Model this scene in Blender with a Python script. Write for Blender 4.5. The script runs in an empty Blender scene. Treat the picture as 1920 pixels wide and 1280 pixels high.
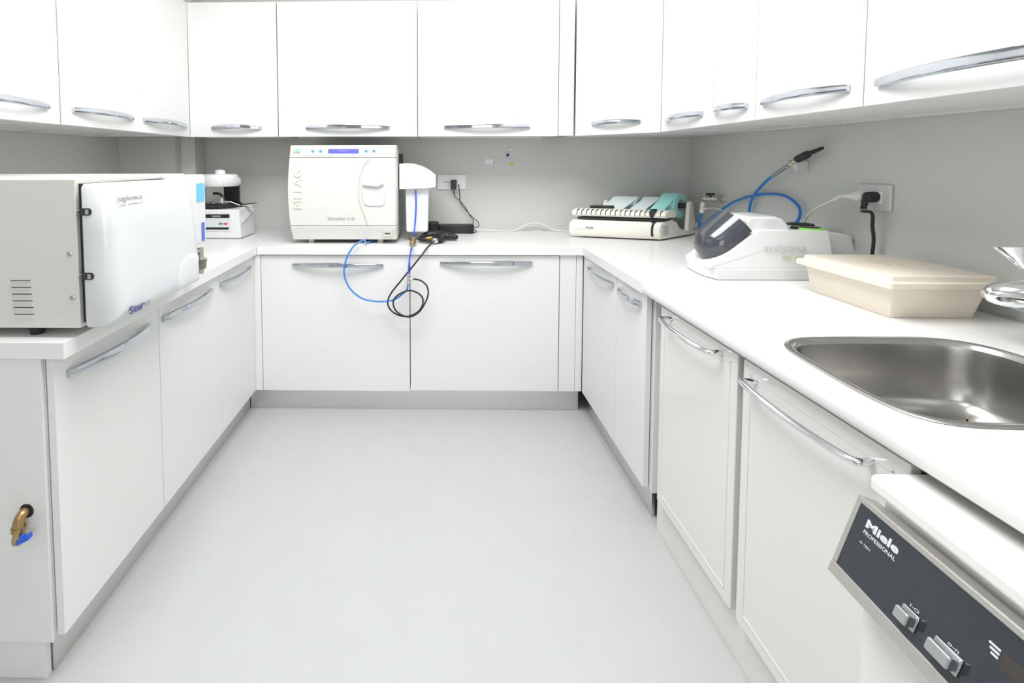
import bpy, bmesh, math, random
from mathutils import Vector, Matrix
random.seed(4)
C = bpy.context.scene.collection
S = bpy.context.scene
# ------------------------------------------------------------------ camera
cam_data = bpy.data.cameras.new('camera')
cam = bpy.data.objects.new('camera', cam_data); C.objects.link(cam)
cam_data.sensor_width = 36; cam_data.sensor_fit = 'HORIZONTAL'
cam_data.lens = 36*916.4/1920
cam_data.shift_x = (960-797.4)/1920
cam_data.shift_y = (350.2-640)/1920
cam_data.clip_start = .02
YAW, PITCH, ROLL = -.0183, .0525, -.0017
fw = Vector((math.sin(YAW)*math.cos(PITCH), math.cos(YAW)*math.cos(PITCH), -math.sin(PITCH)))
r0 = Vector((math.cos(YAW), -math.sin(YAW), 0)); u0 = r0.cross(fw)
rr = r0*math.cos(ROLL)+u0*math.sin(ROLL); uu = u0*math.cos(ROLL)-r0*math.sin(ROLL)
M = Matrix((rr, uu, -fw)).transposed().to_4x4(); M.translation = (0, 0, 1.346)
cam.matrix_world = M
S.camera = cam
# ------------------------------------------------------------------ world, exposure
w = bpy.data.worlds.new('world'); S.world = w; w.use_nodes = True
w.node_tree.nodes['Background'].inputs[0].default_value = (.95, .98, 1, 1)
w.node_tree.nodes['Background'].inputs[1].default_value = .3
S.view_settings.view_transform = 'Standard'; S.view_settings.look = 'None'
S.view_settings.gamma = 1; S.view_settings.exposure = 0.14
S.view_settings.use_curve_mapping = False
# ------------------------------------------------------------------ room lights
def area(name, loc, rot, sx, sy, power, col=(1, 1, 1)):
    d = bpy.data.lights.new(name, 'AREA'); d.shape = 'RECTANGLE'; d.size = sx; d.size_y = sy
    d.energy = power; d.color = col
    o = bpy.data.objects.new(name, d); o.location = loc; o.rotation_euler = rot; C.objects.link(o)
    return o
area('ceiling_lamp_light', (-.1, 1.25, 2.83), (0, 0, 0), 1.5, 1.2, 65)
area('ceiling_lamp_light', (-.1, -.7, 2.83), (0, 0, 0), 1.5, 1.0, 9)
area('window_light', (.45, -2.3, 1.5), (math.radians(90), 0, math.radians(-4)), 1.4, 1.8, 24, (.97, .985, 1))

# ------------------------------------------------------------------ materials
def mat(name, col, rough=.5, metal=0, coat=0, spec=.5, noise=0, nscale=40, bump=0, aniso=0, emis=0, trans=0, alpha=1, streak=None, ior=1.45):
    m = bpy.data.materials.new(name); m.use_nodes = True
    nt = m.node_tree; b = nt.nodes['Principled BSDF']
    b.inputs['Base Color'].default_value = (*col, 1)
    b.inputs['Roughness'].default_value = rough; b.inputs['Metallic'].default_value = metal
    b.inputs['Coat Weight'].default_value = coat; b.inputs['Specular IOR Level'].default_value = spec
    b.inputs['Anisotropic'].default_value = aniso; b.inputs['IOR'].default_value = ior
    if trans: b.inputs['Transmission Weight'].default_value = trans
    if emis:
        b.inputs['Emission Color'].default_value = (*col, 1); b.inputs['Emission Strength'].default_value = emis
    if noise or bump:
        tc = nt.nodes.new('ShaderNodeTexCoord'); n = nt.nodes.new('ShaderNodeTexNoise')
        n.inputs['Scale'].default_value = nscale; n.inputs['Detail'].default_value = 4
        src = tc.outputs['Object']
        if streak:
            mp = nt.nodes.new('ShaderNodeMapping'); mp.inputs['Scale'].default_value = streak
            nt.links.new(src, mp.inputs[0]); src = mp.outputs[0]
        nt.links.new(src, n.inputs['Vector'])
        if noise:
            r = nt.nodes.new('ShaderNodeMapRange'); r.inputs['To Min'].default_value = 1-noise; r.inputs['To Max'].default_value = 1+noise
            nt.links.new(n.outputs['Fac'], r.inputs['Value'])
            mx = nt.nodes.new('ShaderNodeMix'); mx.data_type = 'RGBA'; mx.blend_type = 'MULTIPLY'; mx.inputs[0].default_value = 1
            mx.inputs[6].default_value = (*col, 1); nt.links.new(r.outputs[0], mx.inputs[7])
            nt.links.new(mx.outputs[2], b.inputs['Base Color'])
        if bump:
            bp = nt.nodes.new('ShaderNodeBump'); bp.inputs['Strength'].default_value = bump; bp.inputs['Distance'].default_value = .001
            nt.links.new(n.outputs['Fac'], bp.inputs['Height']); nt.links.new(bp.outputs[0], b.inputs['Normal'])
    return m
WHITE = mat('white_laminate', (.775, .775, .765), .38, spec=.4, noise=.008, nscale=6, bump=.03)
WHITE2 = mat('white_lacquer', (.77, .77, .755), .14, spec=.5, coat=.3, noise=.006, nscale=5)
GAP = mat('shadow_gap', (.10, .10, .10), .8)
TOPM = mat('worktop_laminate', (.81, .81, .80), .3, spec=.45, noise=.01, nscale=30, bump=.02)
WALLM = mat('grey_wall_paint', (.60, .61, .585), .75, noise=.03, nscale=120, bump=.15)
CEIL = mat('ceiling_paint', (.85, .85, .85), .9, noise=.01)
FLOORM = mat('grey_vinyl_floor', (.485, .497, .487), .42, spec=.35, noise=.035, nscale=9, bump=.05)
CHROME = mat('chrome', (.86, .87, .89), .06, 1, noise=.01)
SATIN = mat('polished_handle', (.60, .63, .68), .08, 1, noise=.01)
ALU = mat('brushed_aluminium', (.72, .72, .71), .34, 1, noise=.04, nscale=60, streak=(.3, .3, 8))
STEEL = mat('sink_steel', (.50, .49, .47), .24, 1, noise=.06, nscale=40, streak=(1, 1, 6), aniso=.3)
BLACK = mat('black_plastic', (.015, .015, .016), .35, noise=.05)
RUBBER = mat('black_rubber', (.02, .02, .02), .6, noise=.05)
BRASS = mat('brass', (.45, .30, .14), .35, 1, noise=.15, nscale=80)
DARKM = mat('dark_recess', (.03, .03, .03), .8, noise=.05)
SCREW = mat('screw_metal', (.5, .52, .52), .3, 1, noise=.05)

# ------------------------------------------------------------------ mesh helpers
def nb(): return bmesh.new()
def addv(bm, pts): return [bm.verts.new(p) for p in pts]
def face(bm, vs):
    try: return bm.faces.new(vs)
    except ValueError: return None
def box(bm, x0, x1, y0, y1, z0, z1):
    x0, x1 = min(x0, x1), max(x0, x1); y0, y1 = min(y0, y1), max(y0, y1); z0, z1 = min(z0, z1), max(z0, z1)
    v = addv(bm, [(x0,y0,z0),(x1,y0,z0),(x1,y1,z0),(x0,y1,z0),(x0,y0,z1),(x1,y0,z1),(x1,y1,z1),(x0,y1,z1)])
    for f in ((0,3,2,1),(4,5,6,7),(0,1,5,4),(1,2,6,5),(2,3,7,6),(3,0,4,7)): face(bm, [v[i] for i in f])
    return v
def hexa(bm, b, t):
    """two quads of four points each, bottom and top"""
    v = addv(bm, list(b)+list(t))
    for f in ((0,3,2,1),(4,5,6,7),(0,1,5,4),(1,2,6,5),(2,3,7,6),(3,0,4,7)): face(bm, [v[i] for i in f])
    return v
def prism(bm, pts, axis, a0, a1):
    """extrude a 2D outline along an axis: axis x -> (y,z), y -> (x,z), z -> (x,y)"""
    def P(p, a):
        return {'x': (a, p[0], p[1]), 'y': (p[0], a, p[1]), 'z': (p[0], p[1], a)}[axis]
    A = addv(bm, [P(p, a0) for p in pts]); B = addv(bm, [P(p, a1) for p in pts]); n = len(pts)
    face(bm, A[::-1]); face(bm, B)
    for i in range(n): face(bm, [A[i], A[(i+1) % n], B[(i+1) % n], B[i]])
def loft(bm, rings, cap=True, closed=True):
    R = [addv(bm, r) for r in rings]; n = len(R[0])
    for a, b in zip(R, R[1:]):
        for i in range(n if closed else n-1): face(bm, [a[i], a[(i+1) % n], b[(i+1) % n], b[i]])
    if cap and closed: face(bm, R[0][::-1]); face(bm, R[-1])
    return R
def frame_of(d):
    d = Vector(d).normalized(); a = Vector((0, 0, 1)) if abs(d.z) < .9 else Vector((1, 0, 0))
    x = d.cross(a).normalized(); return x, x.cross(d).normalized()
def lathe(bm, o, d, prof, n=24):
    """prof: (distance along d, radius)"""
    o = Vector(o); d = Vector(d).normalized(); x, y = frame_of(d)
    loft(bm, [[o+d*h+(x*math.cos(2*math.pi*i/n)+y*math.sin(2*math.pi*i/n))*max(r, .0002) for i in range(n)] for h, r in prof])
def cyl(bm, a, b, r, n=20, r2=None):
    a = Vector(a); b = Vector(b); lathe(bm, a, b-a, [(0, r), ((b-a).length, r if r2 is None else r2)], n)
def smooth_path(pts, k=6):
    P = [Vector(p) for p in pts]; out = []
    Q = [P[0]*2-P[1]]+P+[P[-1]*2-P[-2]]
    for i in range(1, len(Q)-2):
        p0, p1, p2, p3 = Q[i-1:i+3]
        for j in range(k):
            t = j/k
            out.append(.5*((2*p1)+(p2-p0)*t+(2*p0-5*p1+4*p2-p3)*t*t+(3*p1-p0-3*p2+p3)*t**3))
    out.append(P[-1]); return out
def tube(bm, pts, r, n=10, k=6, smooth=True, rf=None):
    P = smooth_path(pts, k) if smooth else [Vector(p) for p in pts]
    t = (P[1]-P[0]).normalized(); x, _ = frame_of(t); rings = []
    for i, p in enumerate(P):
        a = P[max(i-1, 0)]; b = P[min(i+1, len(P)-1)]
        nt = (b-a).normalized(); x = (x-nt*x.dot(nt)).normalized(); y = nt.cross(x)
        rad = rf(i/(len(P)-1)) if rf else r
        rings.append([p+(x*math.cos(2*math.pi*j/n)+y*math.sin(2*math.pi*j/n))*rad for j in range(n)])
    loft(bm, rings)
def rrect(x0, x1, y0, y1, r, n=5):
    out = []
    for cx, cy, a in ((x1-r, y1-r, 0), (x0+r, y1-r, 90), (x0+r, y0+r, 180), (x1-r, y0+r, 270)):
        for i in range(n+1):
            t = math.radians(a+90*i/n); out.append((cx+r*math.cos(t), cy+r*math.sin(t)))
    return out
# ------------------------------------------------------------------ object helpers
def wloc(o):
    v = Vector((0, 0, 0))
    while o: v += o.location; o = o.parent
    return v
def ob(name, bm, m, parent=None, bevel=0, seg=2, ang=35, base=None, sub=0):
    bmesh.ops.recalc_face_normals(bm, faces=bm.faces[:])
    me = bpy.data.meshes.new(name)
    off = wloc(parent) if parent else (Vector(base) if base else None)
    if off is None:
        xs = [v.co for v in bm.verts]
        off = Vector(((min(v.x for v in xs)+max(v.x for v in xs))/2, (min(v.y for v in xs)+max(v.y for v in xs))/2, min(v.z for v in xs)))
    for v in bm.verts: v.co -= off
    bm.to_mesh(me); bm.free()
    for p in me.polygons: p.use_smooth = True
    me.set_sharp_from_angle(angle=math.radians(ang))
    o = bpy.data.objects.new(name, me); C.objects.link(o); me.materials.append(m)
    if parent: o.parent = parent
    else: o.location = off
    if bevel:
        b = o.modifiers.new('bevel', 'BEVEL'); b.width = bevel; b.segments = seg; b.limit_method = 'ANGLE'; b.angle_limit = math.radians(35); b.harden_normals = True
    if sub:
        s = o.modifiers.new('sub', 'SUBSURF'); s.levels = sub; s.render_levels = sub
    return o
def tag(o, label, cat, group=None):
    o['label'] = label; o['category'] = cat
    if group: o['group'] = group
    return o
def thing(name, label, cat, loc, group=None):
    o = bpy.data.objects.new(name, None); o.location = loc; C.objects.link(o); o.empty_display_size = .05
    return tag(o, label, cat, group)
def struct(name, bm, m, **k):
    o = ob(name, bm, m, **k); o['kind'] = 'structure'; return o
def B(*a, **k):
    bm = nb(); box(bm, *a); return bm
def text(name, s, o, xd, yd, width, height, m, parent, depth=.0004, bold=0):
    """flat lettering whose lower left corner is o, fitted to width x height, raised by depth"""
    cu = bpy.data.curves.new(name, 'FONT'); cu.body = s; cu.resolution_u = 3; cu.offset = bold
    t = bpy.data.objects.new(name, cu); C.objects.link(t)
    dg = bpy.context.evaluated_depsgraph_get(); me = bpy.data.meshes.new_from_object(t.evaluated_get(dg))
    bpy.data.objects.remove(t); bm = nb(); bm.from_mesh(me); bpy.data.meshes.remove(me)
    xs = [v.co.x for v in bm.verts]; ys = [v.co.y for v in bm.verts]
    x0, x1, y0, y1 = min(xs), max(xs), min(ys), max(ys)
    xd = Vector(xd).normalized(); yd = Vector(yd).normalized(); nd = xd.cross(yd)
    fs = bm.faces[:]
    r = bmesh.ops.extrude_face_region(bm, geom=fs)
    up = set(v for v in r['geom'] if isinstance(v, bmesh.types.BMVert))
    for v in bm.verts:
        a = (v.co.x-x0)/(x1-x0)*width; b = (v.co.y-y0)/(y1-y0)*height
        v.co = Vector(o)+xd*a+yd*b+nd*(depth if v in up else 0)
    return ob(name, bm, m, parent, ang=20)

# ------------------------------------------------------------------ room
XWL, XWR, YW, YF, ZC = -1.96, 1.623, 3.142, -2.6, 2.85
struct('floor', B(XWL-.1, XWR+.1, YF-.1, YW+.1, -.08, 0), FLOORM)
struct('ceiling', B(XWL-.1, XWR+.1, YF-.1, YW+.1, ZC, ZC+.1), CEIL)
struct('wall_back', B(XWL-.1, XWR+.1, YW, YW+.1, 0, ZC), WALLM)
struct('wall_left', B(XWL-.1, XWL, YF, YW, 0, ZC), WALLM)
struct('wall_right', B(XWR, XWR+.1, YF, YW, 0, ZC), WALLM)
struct('wall_corner', B(XWL, -1.478, 3.0, YW, .9, ZC), WALLM, bevel=.002)
struct('trim_1', B(-1.59, -1.565, 2.992, 3.0, .9, 1.49), mat('grey_trim', (.45, .45, .46), .5, noise=.02))
bm = nb(); box(bm, -1.476, XWR, YW-.008, YW, .9, .914)
struct('trim_2', bm, mat('light_edge_strip', (.62, .63, .63), .4, noise=.02))
struct('trim_3', B(XWR-.006, XWR, 1.2, YW-.008, .9, .906), mat('wall_seal', (.5, .5, .49), .5, noise=.02))
bm = nb()   # wall behind the camera with the window opening
box(bm, XWL, XWR, YF-.1, YF, 0, .45); box(bm, XWL, XWR, YF-.1, YF, 2.45, ZC)
box(bm, XWL, -1.5, YF-.1, YF, .45, 2.45); box(bm, 1.2, XWR, YF-.1, YF, .45, 2.45)
struct('wall_front', bm, CEIL)
bm = nb()
for a in (-1.5, -.15, 1.16): box(bm, a, a+.04, YF-.06, YF-.02, .45, 2.45)
box(bm, -1.5, 1.2, YF-.06, YF-.02, .45, .5); box(bm, -1.5, 1.2, YF-.06, YF-.02, 2.4, 2.45)
struct('window_1', bm, WHITE)

# ------------------------------------------------------------------ cabinets
def bow_handle(parent, ctr, along, out, L, h=.027, d=.030, t=.007, m=None, name='handle'):
    """flat bowed bar: ctr on the door face, along and out are unit vectors"""
    bm = nb(); ctr = Vector(ctr); al = Vector(along); ou = Vector(out); z = Vector((0, 0, 1)); N = 22; rings = []
    for i in range(N+1):
        s = i/N*2-1; dd = d*(1-s*s)+.008; hh = h*(.80+.20*(1-s**4))/2
        c = ctr+al*(s*L/2)+z*(.004*(1-s*s))
        ii = ou*max(dd-t, 0 if abs(s) > .9 else 0); oo = ou*(dd+.002)
        rings.append([c+ii-z*hh, c+ii+z*hh, c+oo*1+z*hh*.8+ou*0, c+oo+ou*.0015, c+oo-z*hh*.8])
    loft(bm, rings)
    return ob(name, bm, m or SATIN, parent, bevel=.0012, seg=2, ang=40)
def door(parent, x0, x1, y0, y1, z0, z1, name='door', m=None, bevel=.0015):
    return ob(name, B(x0, x1, y0, y1, z0, z1), m or WHITE, parent, bevel=bevel)
ZB0, ZB1, ZU0, ZU1 = .127, .853, 1.49, 2.243
# --- base run on the left
LX = -.953
left_lab = ['white base cabinet under the stainless-sided steriliser, at the near end of the left row',
            'white base cabinet in the middle of the left row under the worktop',
            'white base cabinet at the far end of the left row beside the inner corner']
for i, (ya, yb) in enumerate(((1.182, 1.6465), (1.6485, 2.1185), (2.1205, 2.532))):
    r = thing('base_cabinet', left_lab[i], 'cabinet', (-1.4, (ya+yb)/2, .1), 'left base cabinets')
    ob('body', B(-1.9, LX-.024, ya+.001, yb+(.0 if i < 2 else .0), .126, .8565), WHITE, r)
    dr = door(r, LX-.02, LX, ya, yb-.001, ZB0, ZB1)
    hy = ((1.222, 1.589), (1.663, 2.043), (2.128, 2.50))[i]
    bow_handle(dr, (LX, (hy[0]+hy[1])/2, .797), (0, 1, 0), (1, 0, 0), hy[1]-hy[0])
    if i == 0:
        ob('end_panel', B(-1.93, -.979, 1.172, 1.182, .115, .8565), WHITE, r, bevel=.001)
tag(ob('filler_panel', B(LX-.02, -.917, 2.534, 2.552, ZB0, .856), WHITE, bevel=.001), 'narrow white filler strip in the left inner corner beside the back cabinets', 'panel')
# --- base run at the back
BY = 2.54
for i, (xa, xb, z0, hx, hz) in enumerate(((-.915, -.130, .123, (-.746, -.267), .801), (-.126, .653, .128, (.03, .512), .813))):
    r = thing('base_cabinet', ['white back base cabinet behind the hanging blue hose loop, below the white steam steriliser',
                               'white back base cabinet right of the hanging hoses, beside the right inner corner'][i], 'cabinet', ((xa+xb)/2, 2.8, .1), 'back base cabinets')
    ob('body', B(xa, xb, BY+.022, 3.13, .126, .8565), WHITE, r)
    dr = door(r, xa, xb, BY, BY+.019, z0, .852)
    bow_handle(dr, ((hx[0]+hx[1])/2, BY, hz), (1, 0, 0), (0, -1, 0), hx[1]-hx[0])
tag(ob('filler_panel', B(.657, .741, BY+.002, BY+.02, ZB0, .856), WHITE, bevel=.001), 'white filler strip right of the last back cabinet door', 'panel')
tag(ob('filler_panel', B(.743, .778, BY+.004, BY+.02, ZB0, .856), WHITE, bevel=.001), 'very narrow white strip right in the right inner corner of the base cabinets', 'panel')
# --- base run on the right, as far as the joint in the worktop
RX = .779
for i, (ya, yb, hy) in enumerate(((2.075, 2.536, (2.104, 2.456)), (1.782, 2.071, (1.821, 2.038)))):
    r = thing('base_cabinet', ['white right-hand base cabinet nearest the inner corner, wider of the two with bowed bars',
                               'narrow white right-hand base cabinet ending beside the framed glossy door'][i], 'cabinet', (1.2, (ya+yb)/2, .1), 'right base cabinets')
    ob('body', B(RX+.024, 1.6, ya+.001, yb, .126, .8565), WHITE, r)
    dr = door(r, RX, RX+.02, ya, yb, ZB0, ZB1)
    bow_handle(dr, (RX, (hy[0]+hy[1])/2, .808), (0, 1, 0), (-1, 0, 0), hy[1]-hy[0])
    if i: ob('end_panel', B(RX+.026, 1.6, 1.765, 1.781, .115, .8565), WHITE, r, bevel=.001)
# --- plinths
tag(ob('plinth', B(-1.022, -1.006, 1.209, 2.590, 0, .125), ALU, bevel=.001), 'brushed aluminium kick plate under the left cabinets', 'plinth')
tag(ob('plinth', B(-1.004, .776, 2.592, 2.608, 0, .122), ALU, bevel=.001), 'brushed aluminium kick plate under the back cabinets', 'plinth')
tag(ob('plinth', B(.822, .834, 1.80, 2.59, 0, .10), ALU, bevel=.001), 'brushed aluminium kick plate under the right cabinets with a dark gap above', 'plinth')
bm = nb(); box(bm, -1.9, -1.012, 1.188, 1.206, 0, .124)
tag(ob('plinth', bm, WHITE, bevel=.001), 'white plinth board under the near end of the left cabinets', 'plinth')

# --- wall cabinets
def carcass(r, x0, x1, y0, y1, z0=ZU0, z1=ZU1):
    bm = nb(); t = .016
    box(bm, x0, x0+t, y0, y1, z0, z1); box(bm, x1-t, x1, y0, y1, z0, z1)
    box(bm, x0+t, x1-t, y0, y0+t, z0, z1); box(bm, x0+t, x1-t, y1-t, y1, z0, z1)
    box(bm, x0+t, x1-t, y0+t, y1-t, z0+.008, z0+.024); box(bm, x0+t, x1-t, y0+t, y1-t, z1-.016, z1)
    return ob('body', bm, WHITE, r)
UX = -1.397
ul = [(1.10, 1.832, -1.412, (1.40, 1.773), 'white wall cabinet cut off by the left edge of the photo, behind a dark gap'),
      (1.837, 2.300, UX, (1.871, 2.252), 'white wall cabinet with bowed chrome bar directly above the stainless-sided steriliser'),
      (2.303, 2.784, UX, (2.334, 2.745), 'white wall cabinet on the left wall next to the inner corner unit')]
for ya, yb, x, hy, lab in ul:
    r = thing('wall_cabinet', lab, 'cabinet', ((x+XWL)/2, (ya+yb)/2, ZU0), 'left wall cabinets')
    carcass(r, XWL+.003, x-.021, ya+.002, yb-.001)
    dr = door(r, x-.019, x, ya, yb, ZU0-.004, ZU1)
    bow_handle(dr, (x, sum(hy)/2, 1.546), (0, 1, 0), (1, 0, 0), hy[1]-hy[0])
UY = 2.785
ub = [(-1.3965, -.892, (-1.269, -.983), 'white corner wall cabinet left of the dark seam, above the small white mixing machine'),
      (-.886, -.096, (-.729, -.252), 'wide white wall cabinet directly above the white steam steriliser'),
      (-.092, .698, (.057, .54), 'wide white wall cabinet above the wall socket and the small label')]
for i, (xa, xb, hx, lab) in enumerate(ub):
    r = thing('wall_cabinet', lab, 'cabinet', ((xa+xb)/2, 2.96, ZU0), 'back wall cabinets')
    carcass(r, xa+.002, xb-.002, UY+.021, YW-.002 if i else 2.998)
    dr = door(r, xa, xb, UY, UY+.019, ZU0-.004, ZU1)
    bow_handle(dr, (sum(hx)/2, UY, 1.538), (1, 0, 0), (0, -1, 0), hx[1]-hx[0])
bm = B(.702, .786, UY+.001, UY+.02, ZU0-.002, ZU1)
tag(ob('filler_panel', bm, WHITE, bevel=.001), 'tall narrow white filler strip between the back wall cabinets and the angled corner unit', 'panel')
# angled corner unit
p0 = Vector((.794, 2.781, 0)); p1 = Vector((1.112, 2.434, 0)); dd = (p1-p0).normalized(); nn = Vector((dd.y, -dd.x, 0))
if nn.y > 0: nn = -nn
r = thing('wall_cabinet', 'white angled corner wall cabinet above the pouch sealer', 'cabinet', (1.3, 2.8, ZU0), 'right wall cabinets')
bm = nb(); i0 = p0-nn*.022; i1 = p1-nn*.022
prism(bm, [(i0.x, i0.y), (i1.x, i1.y), (XWR-.003, 2.434), (XWR-.003, YW-.003), (i0.x, YW-.003)], 'z', ZU0+.004, ZU1)
ob('body', bm, WHITE, r)
bm = nb(); a, b = p0, p1; c, d = p1-nn*.019, p0-nn*.019
prism(bm, [(q.x, q.y) for q in (a, b, c, d)], 'z', ZU0-.004, ZU1)
dr = ob('door', bm, WHITE, r, bevel=.0015)
hc = p0+dd*.24; hc.z = 1.547
bow_handle(dr, hc, dd, nn, .27)
ur = [(1.990, 2.430, (2.053, 2.368), 'white right wall cabinet nearest the angled corner unit'),
      (1.728, 1.986, (1.763, 1.965), 'narrowest white right wall cabinet with a short bowed bar'),
      (1.300, 1.724, (1.337, 1.685), 'white right wall cabinet above the blue hose nozzle'),
      (.45, 1.296, (.74, 1.257), 'large white right wall cabinet with the longest bowed bar, above the tap')]
for i, (ya, yb, hy, lab) in enumerate(ur):
    x = 1.112
    r = thing('wall_cabinet', lab, 'cabinet', (1.37, (ya+yb)/2, ZU0), 'right wall cabinets')
    carcass(r, x+.021, XWR-.003, ya+.001, yb-.001)
    dr = door(r, x, x+.019, ya, yb, ZU0-.004, ZU1+.4)
    bow_handle(dr, (x, sum(hy)/2, 1.54), (0, 1, 0), (-1, 0, 0), hy[1]-hy[0], h=.026 if i < 3 else .03, d=.03 if i < 3 else .038)

# ------------------------------------------------------------------ worktops
def xy(p): return (p[0], p[1])
ZT0, ZT1 = .8575, .90
m1 = (-0.948, 3.076, 0.900)
bm = nb(); prism(bm, [(XWL+.003, 1.168), (-.915, 1.168), (-.932, 2.524), (m1[0], 3.13), (m1[0], YW-.009), (-1.477, YW-.009), (-1.477, 2.989), (XWL+.003, 2.989)], 'z', ZT0, ZT1)
tag(ob('worktop', bm, TOPM, bevel=.0015), 'white worktop of the left row, running under the two sterilising machines to the mitred corner', 'worktop')
bm = nb(); prism(bm, [(-.9305, 2.525), (.767, 2.525), (.765, 1.788), (1.608, 1.788), (XWR-.007, 1.9), (XWR-.007, YW-.009), (m1[0]+.0012, YW-.009), (m1[0]+.0012, 3.13)], 'z', ZT0, ZT1)
tag(ob('worktop', bm, TOPM, bevel=.0015), 'white worktop along the back wall and round the right corner, under the pouch sealer', 'worktop')
# sink worktop: slab with the sink opening and a rounded front edge
SK = [(.822,1.10),(.835,1.155),(.86,1.193),(.905,1.220),(1.0,1.231),(1.11,1.233),(1.22,1.229),(1.285,1.208),(1.322,1.167),(1.336,1.10),(1.334,.98),(1.315,.885),(1.27,.828),(1.19,.806),(1.08,.803),(.96,.804),(.885,.811),(.842,.833),(.820,.872),(.814,.93),(.816,1.01)]
def closed_curve(pts, k=5):
    P = [Vector((*p, 0)) for p in pts]; n = len(P); out = []
    for i in range(n):
        p0, p1, p2, p3 = P[i-1], P[i], P[(i+1) % n], P[(i+2) % n]
        for j in range(k):
            t = j/k
            out.append(.5*((2*p1)+(p2-p0)*t+(2*p0-5*p1+4*p2-p3)*t*t+(3*p1-p0-3*p2+p3)*t**3))
    return out
SKC = closed_curve(SK); skc = sum(SKC, Vector())/len(SKC)
def sk_ring(inset, z):
    n = len(SKC); out = []
    for i in range(n):
        t = (SKC[(i+1) % n]-SKC[i-1]).normalized(); nr = Vector((t.y, -t.x, 0))
        if nr.dot(skc-SKC[i]) < 0: nr = -nr
        p = SKC[i]+nr*inset; out.append(Vector((p.x, p.y, z)))
    return out
bm = nb()
FX = .786
outer = addv(bm, [(FX, -.35, ZT1), (XWR-.007, -.35, ZT1), (XWR-.007, 1.785, ZT1), (FX, 1.785, ZT1)])
hole = addv(bm, sk_ring(.012, ZT1))
E_ = [bm.edges.new((outer[i], outer[(i+1) % 4])) for i in range(4)]+[bm.edges.new((hole[i], hole[(i+1) % len(hole)])) for i in range(len(hole))]
bmesh.ops.triangle_fill(bm, use_beauty=True, edges=E_)
for f in [f for f in bm.faces if all(v in hole for v in f.verts)]: bm.faces.remove(f)
lo = addv(bm, [(v.co.x, v.co.y, ZT0) for v in outer]); hl = addv(bm, [(v.co.x, v.co.y, ZT0) for v in hole])
for A, L in ((outer, lo), (hole, hl)):
    for i in range(len(A)): face(bm, [A[i], A[(i+1) % len(A)], L[(i+1) % len(A)], L[i]])
arc = [(FX, ZT1)]+[(FX-.012-.014*math.sin(math.radians(a)), ZT1-.016+.018*math.cos(math.radians(a))) for a in (0, 15, 30, 45, 60, 75, 90)]+[(.760, .872), (.763, .864), (.770, .858), (FX, .8575)]
prism(bm, arc, 'y', -.35, 1.782)
tag(ob('worktop', bm, TOPM, ang=40), 'white sink worktop with rounded front edge, cut out for the steel sink', 'worktop')
# sink
r = thing('kitchen_sink', 'oval stainless steel sink set into the right worktop below the cream box', 'sink', (1.08, 1.01, .9))
RIM = mat('sink_rim_steel', (.62, .62, .61), .2, 1, noise=.03)
bm = nb(); loft(bm, [sk_ring(.001, .9004), sk_ring(0, .902), sk_ring(.004, .9042), sk_ring(.014, .9045), sk_ring(.019, .902), sk_ring(.0225, .8955), sk_ring(.0245, .893)], cap=False)
ob('rim', bm, RIM, r, ang=60)
bm = nb(); loft(bm, [sk_ring(.0245, .893), sk_ring(.026, .88), sk_ring(.031, .82), sk_ring(.04, .77), sk_ring(.052, .75), sk_ring(.075, .739), sk_ring(.11, .735), sk_ring(.165, .732)], cap=False)
rg = addv(bm, sk_ring(.165, .732)); face(bm, rg); bmesh.ops.remove_doubles(bm, verts=bm.verts[:], dist=.0001)
ob('bowl', bm, STEEL, r, ang=70)
bm = nb(); lathe(bm, (1.08, .98, .7325), (0, 0, 1), [(0, .045), (.002, .045), (.003, .036), (.0005, .03), (0, .0)], 28)
ob('drain', bm, RIM, r)
# tap
r = thing('kitchen_tap', 'chrome mixer tap with a flared lever behind the sink at the right edge', 'tap', (1.53, 1.0, .9))
bm = nb(); lathe(bm, (1.53, .99, .9), (0, 0, 1), [(0, .032), (.006, .032), (.01, .027), (.09, .026), (.12, .03), (.145, .024), (.155, .004)], 28); ob('base', bm, CHROME, r)
bm = nb(); P = smooth_path([(1.53, .99, .985), (1.49, 1.05, 1.01), (1.45, 1.11, 1.026), (1.41, 1.165, 1.026), (1.358, 1.225, 1.014)], 8); rings = []
for i, p in enumerate(P):
    t = i/(len(P)-1); a = P[max(i-1, 0)]; b = P[min(i+1, len(P)-1)]; d = (b-a).normalized(); sx = d.cross(Vector((0, 0, 1))).normalized(); sz = sx.cross(d)
    w_ = .026+.018*t; h_ = .026+.014*t
    if t > .78: f_ = math.sqrt(max(1-((t-.78)/.22)**2, .02)); w_ *= f_; h_ *= f_
    rings.append([p+sx*math.cos(q)*w_+sz*max(math.sin(q), -.75)*h_ for q in [2*math.pi*k/24 for k in range(24)]])
loft(bm, rings); sp = ob('spout', bm, CHROME, r, ang=60)
bm = nb(); lathe(bm, (1.405, 1.17, 1.000), (-.1, .1, -1), [(0, .027), (.008, .027), (.012, .020)], 24); ob('aerator', bm, mat('aerator_plastic', (.35, .42, .40), .3, .3, noise=.2, nscale=200), r)
bm = nb(); rings = []
for c_, w_, h_ in ((Vector((1.525, 1.0, 1.05)), .012, .010), (Vector((1.48, 1.05, 1.065)), .010, .008), (Vector((1.450, 1.214, 1.082)), .012, .007), (Vector((1.440, 1.219, 1.097)), .015, .006), (Vector((1.430, 1.221, 1.115)), .022, .005), (Vector((1.420, 1.221, 1.132)), .030, .0025)):
    sx = Vector((.86, -.45, .08)).normalized(); sz = Vector((.45, .86, 0)).normalized()
    rings.append([c_+sx*math.cos(q)*w_+sz*math.sin(q)*h_ for q in [2*math.pi*k/18 for k in range(18)]])
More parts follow.
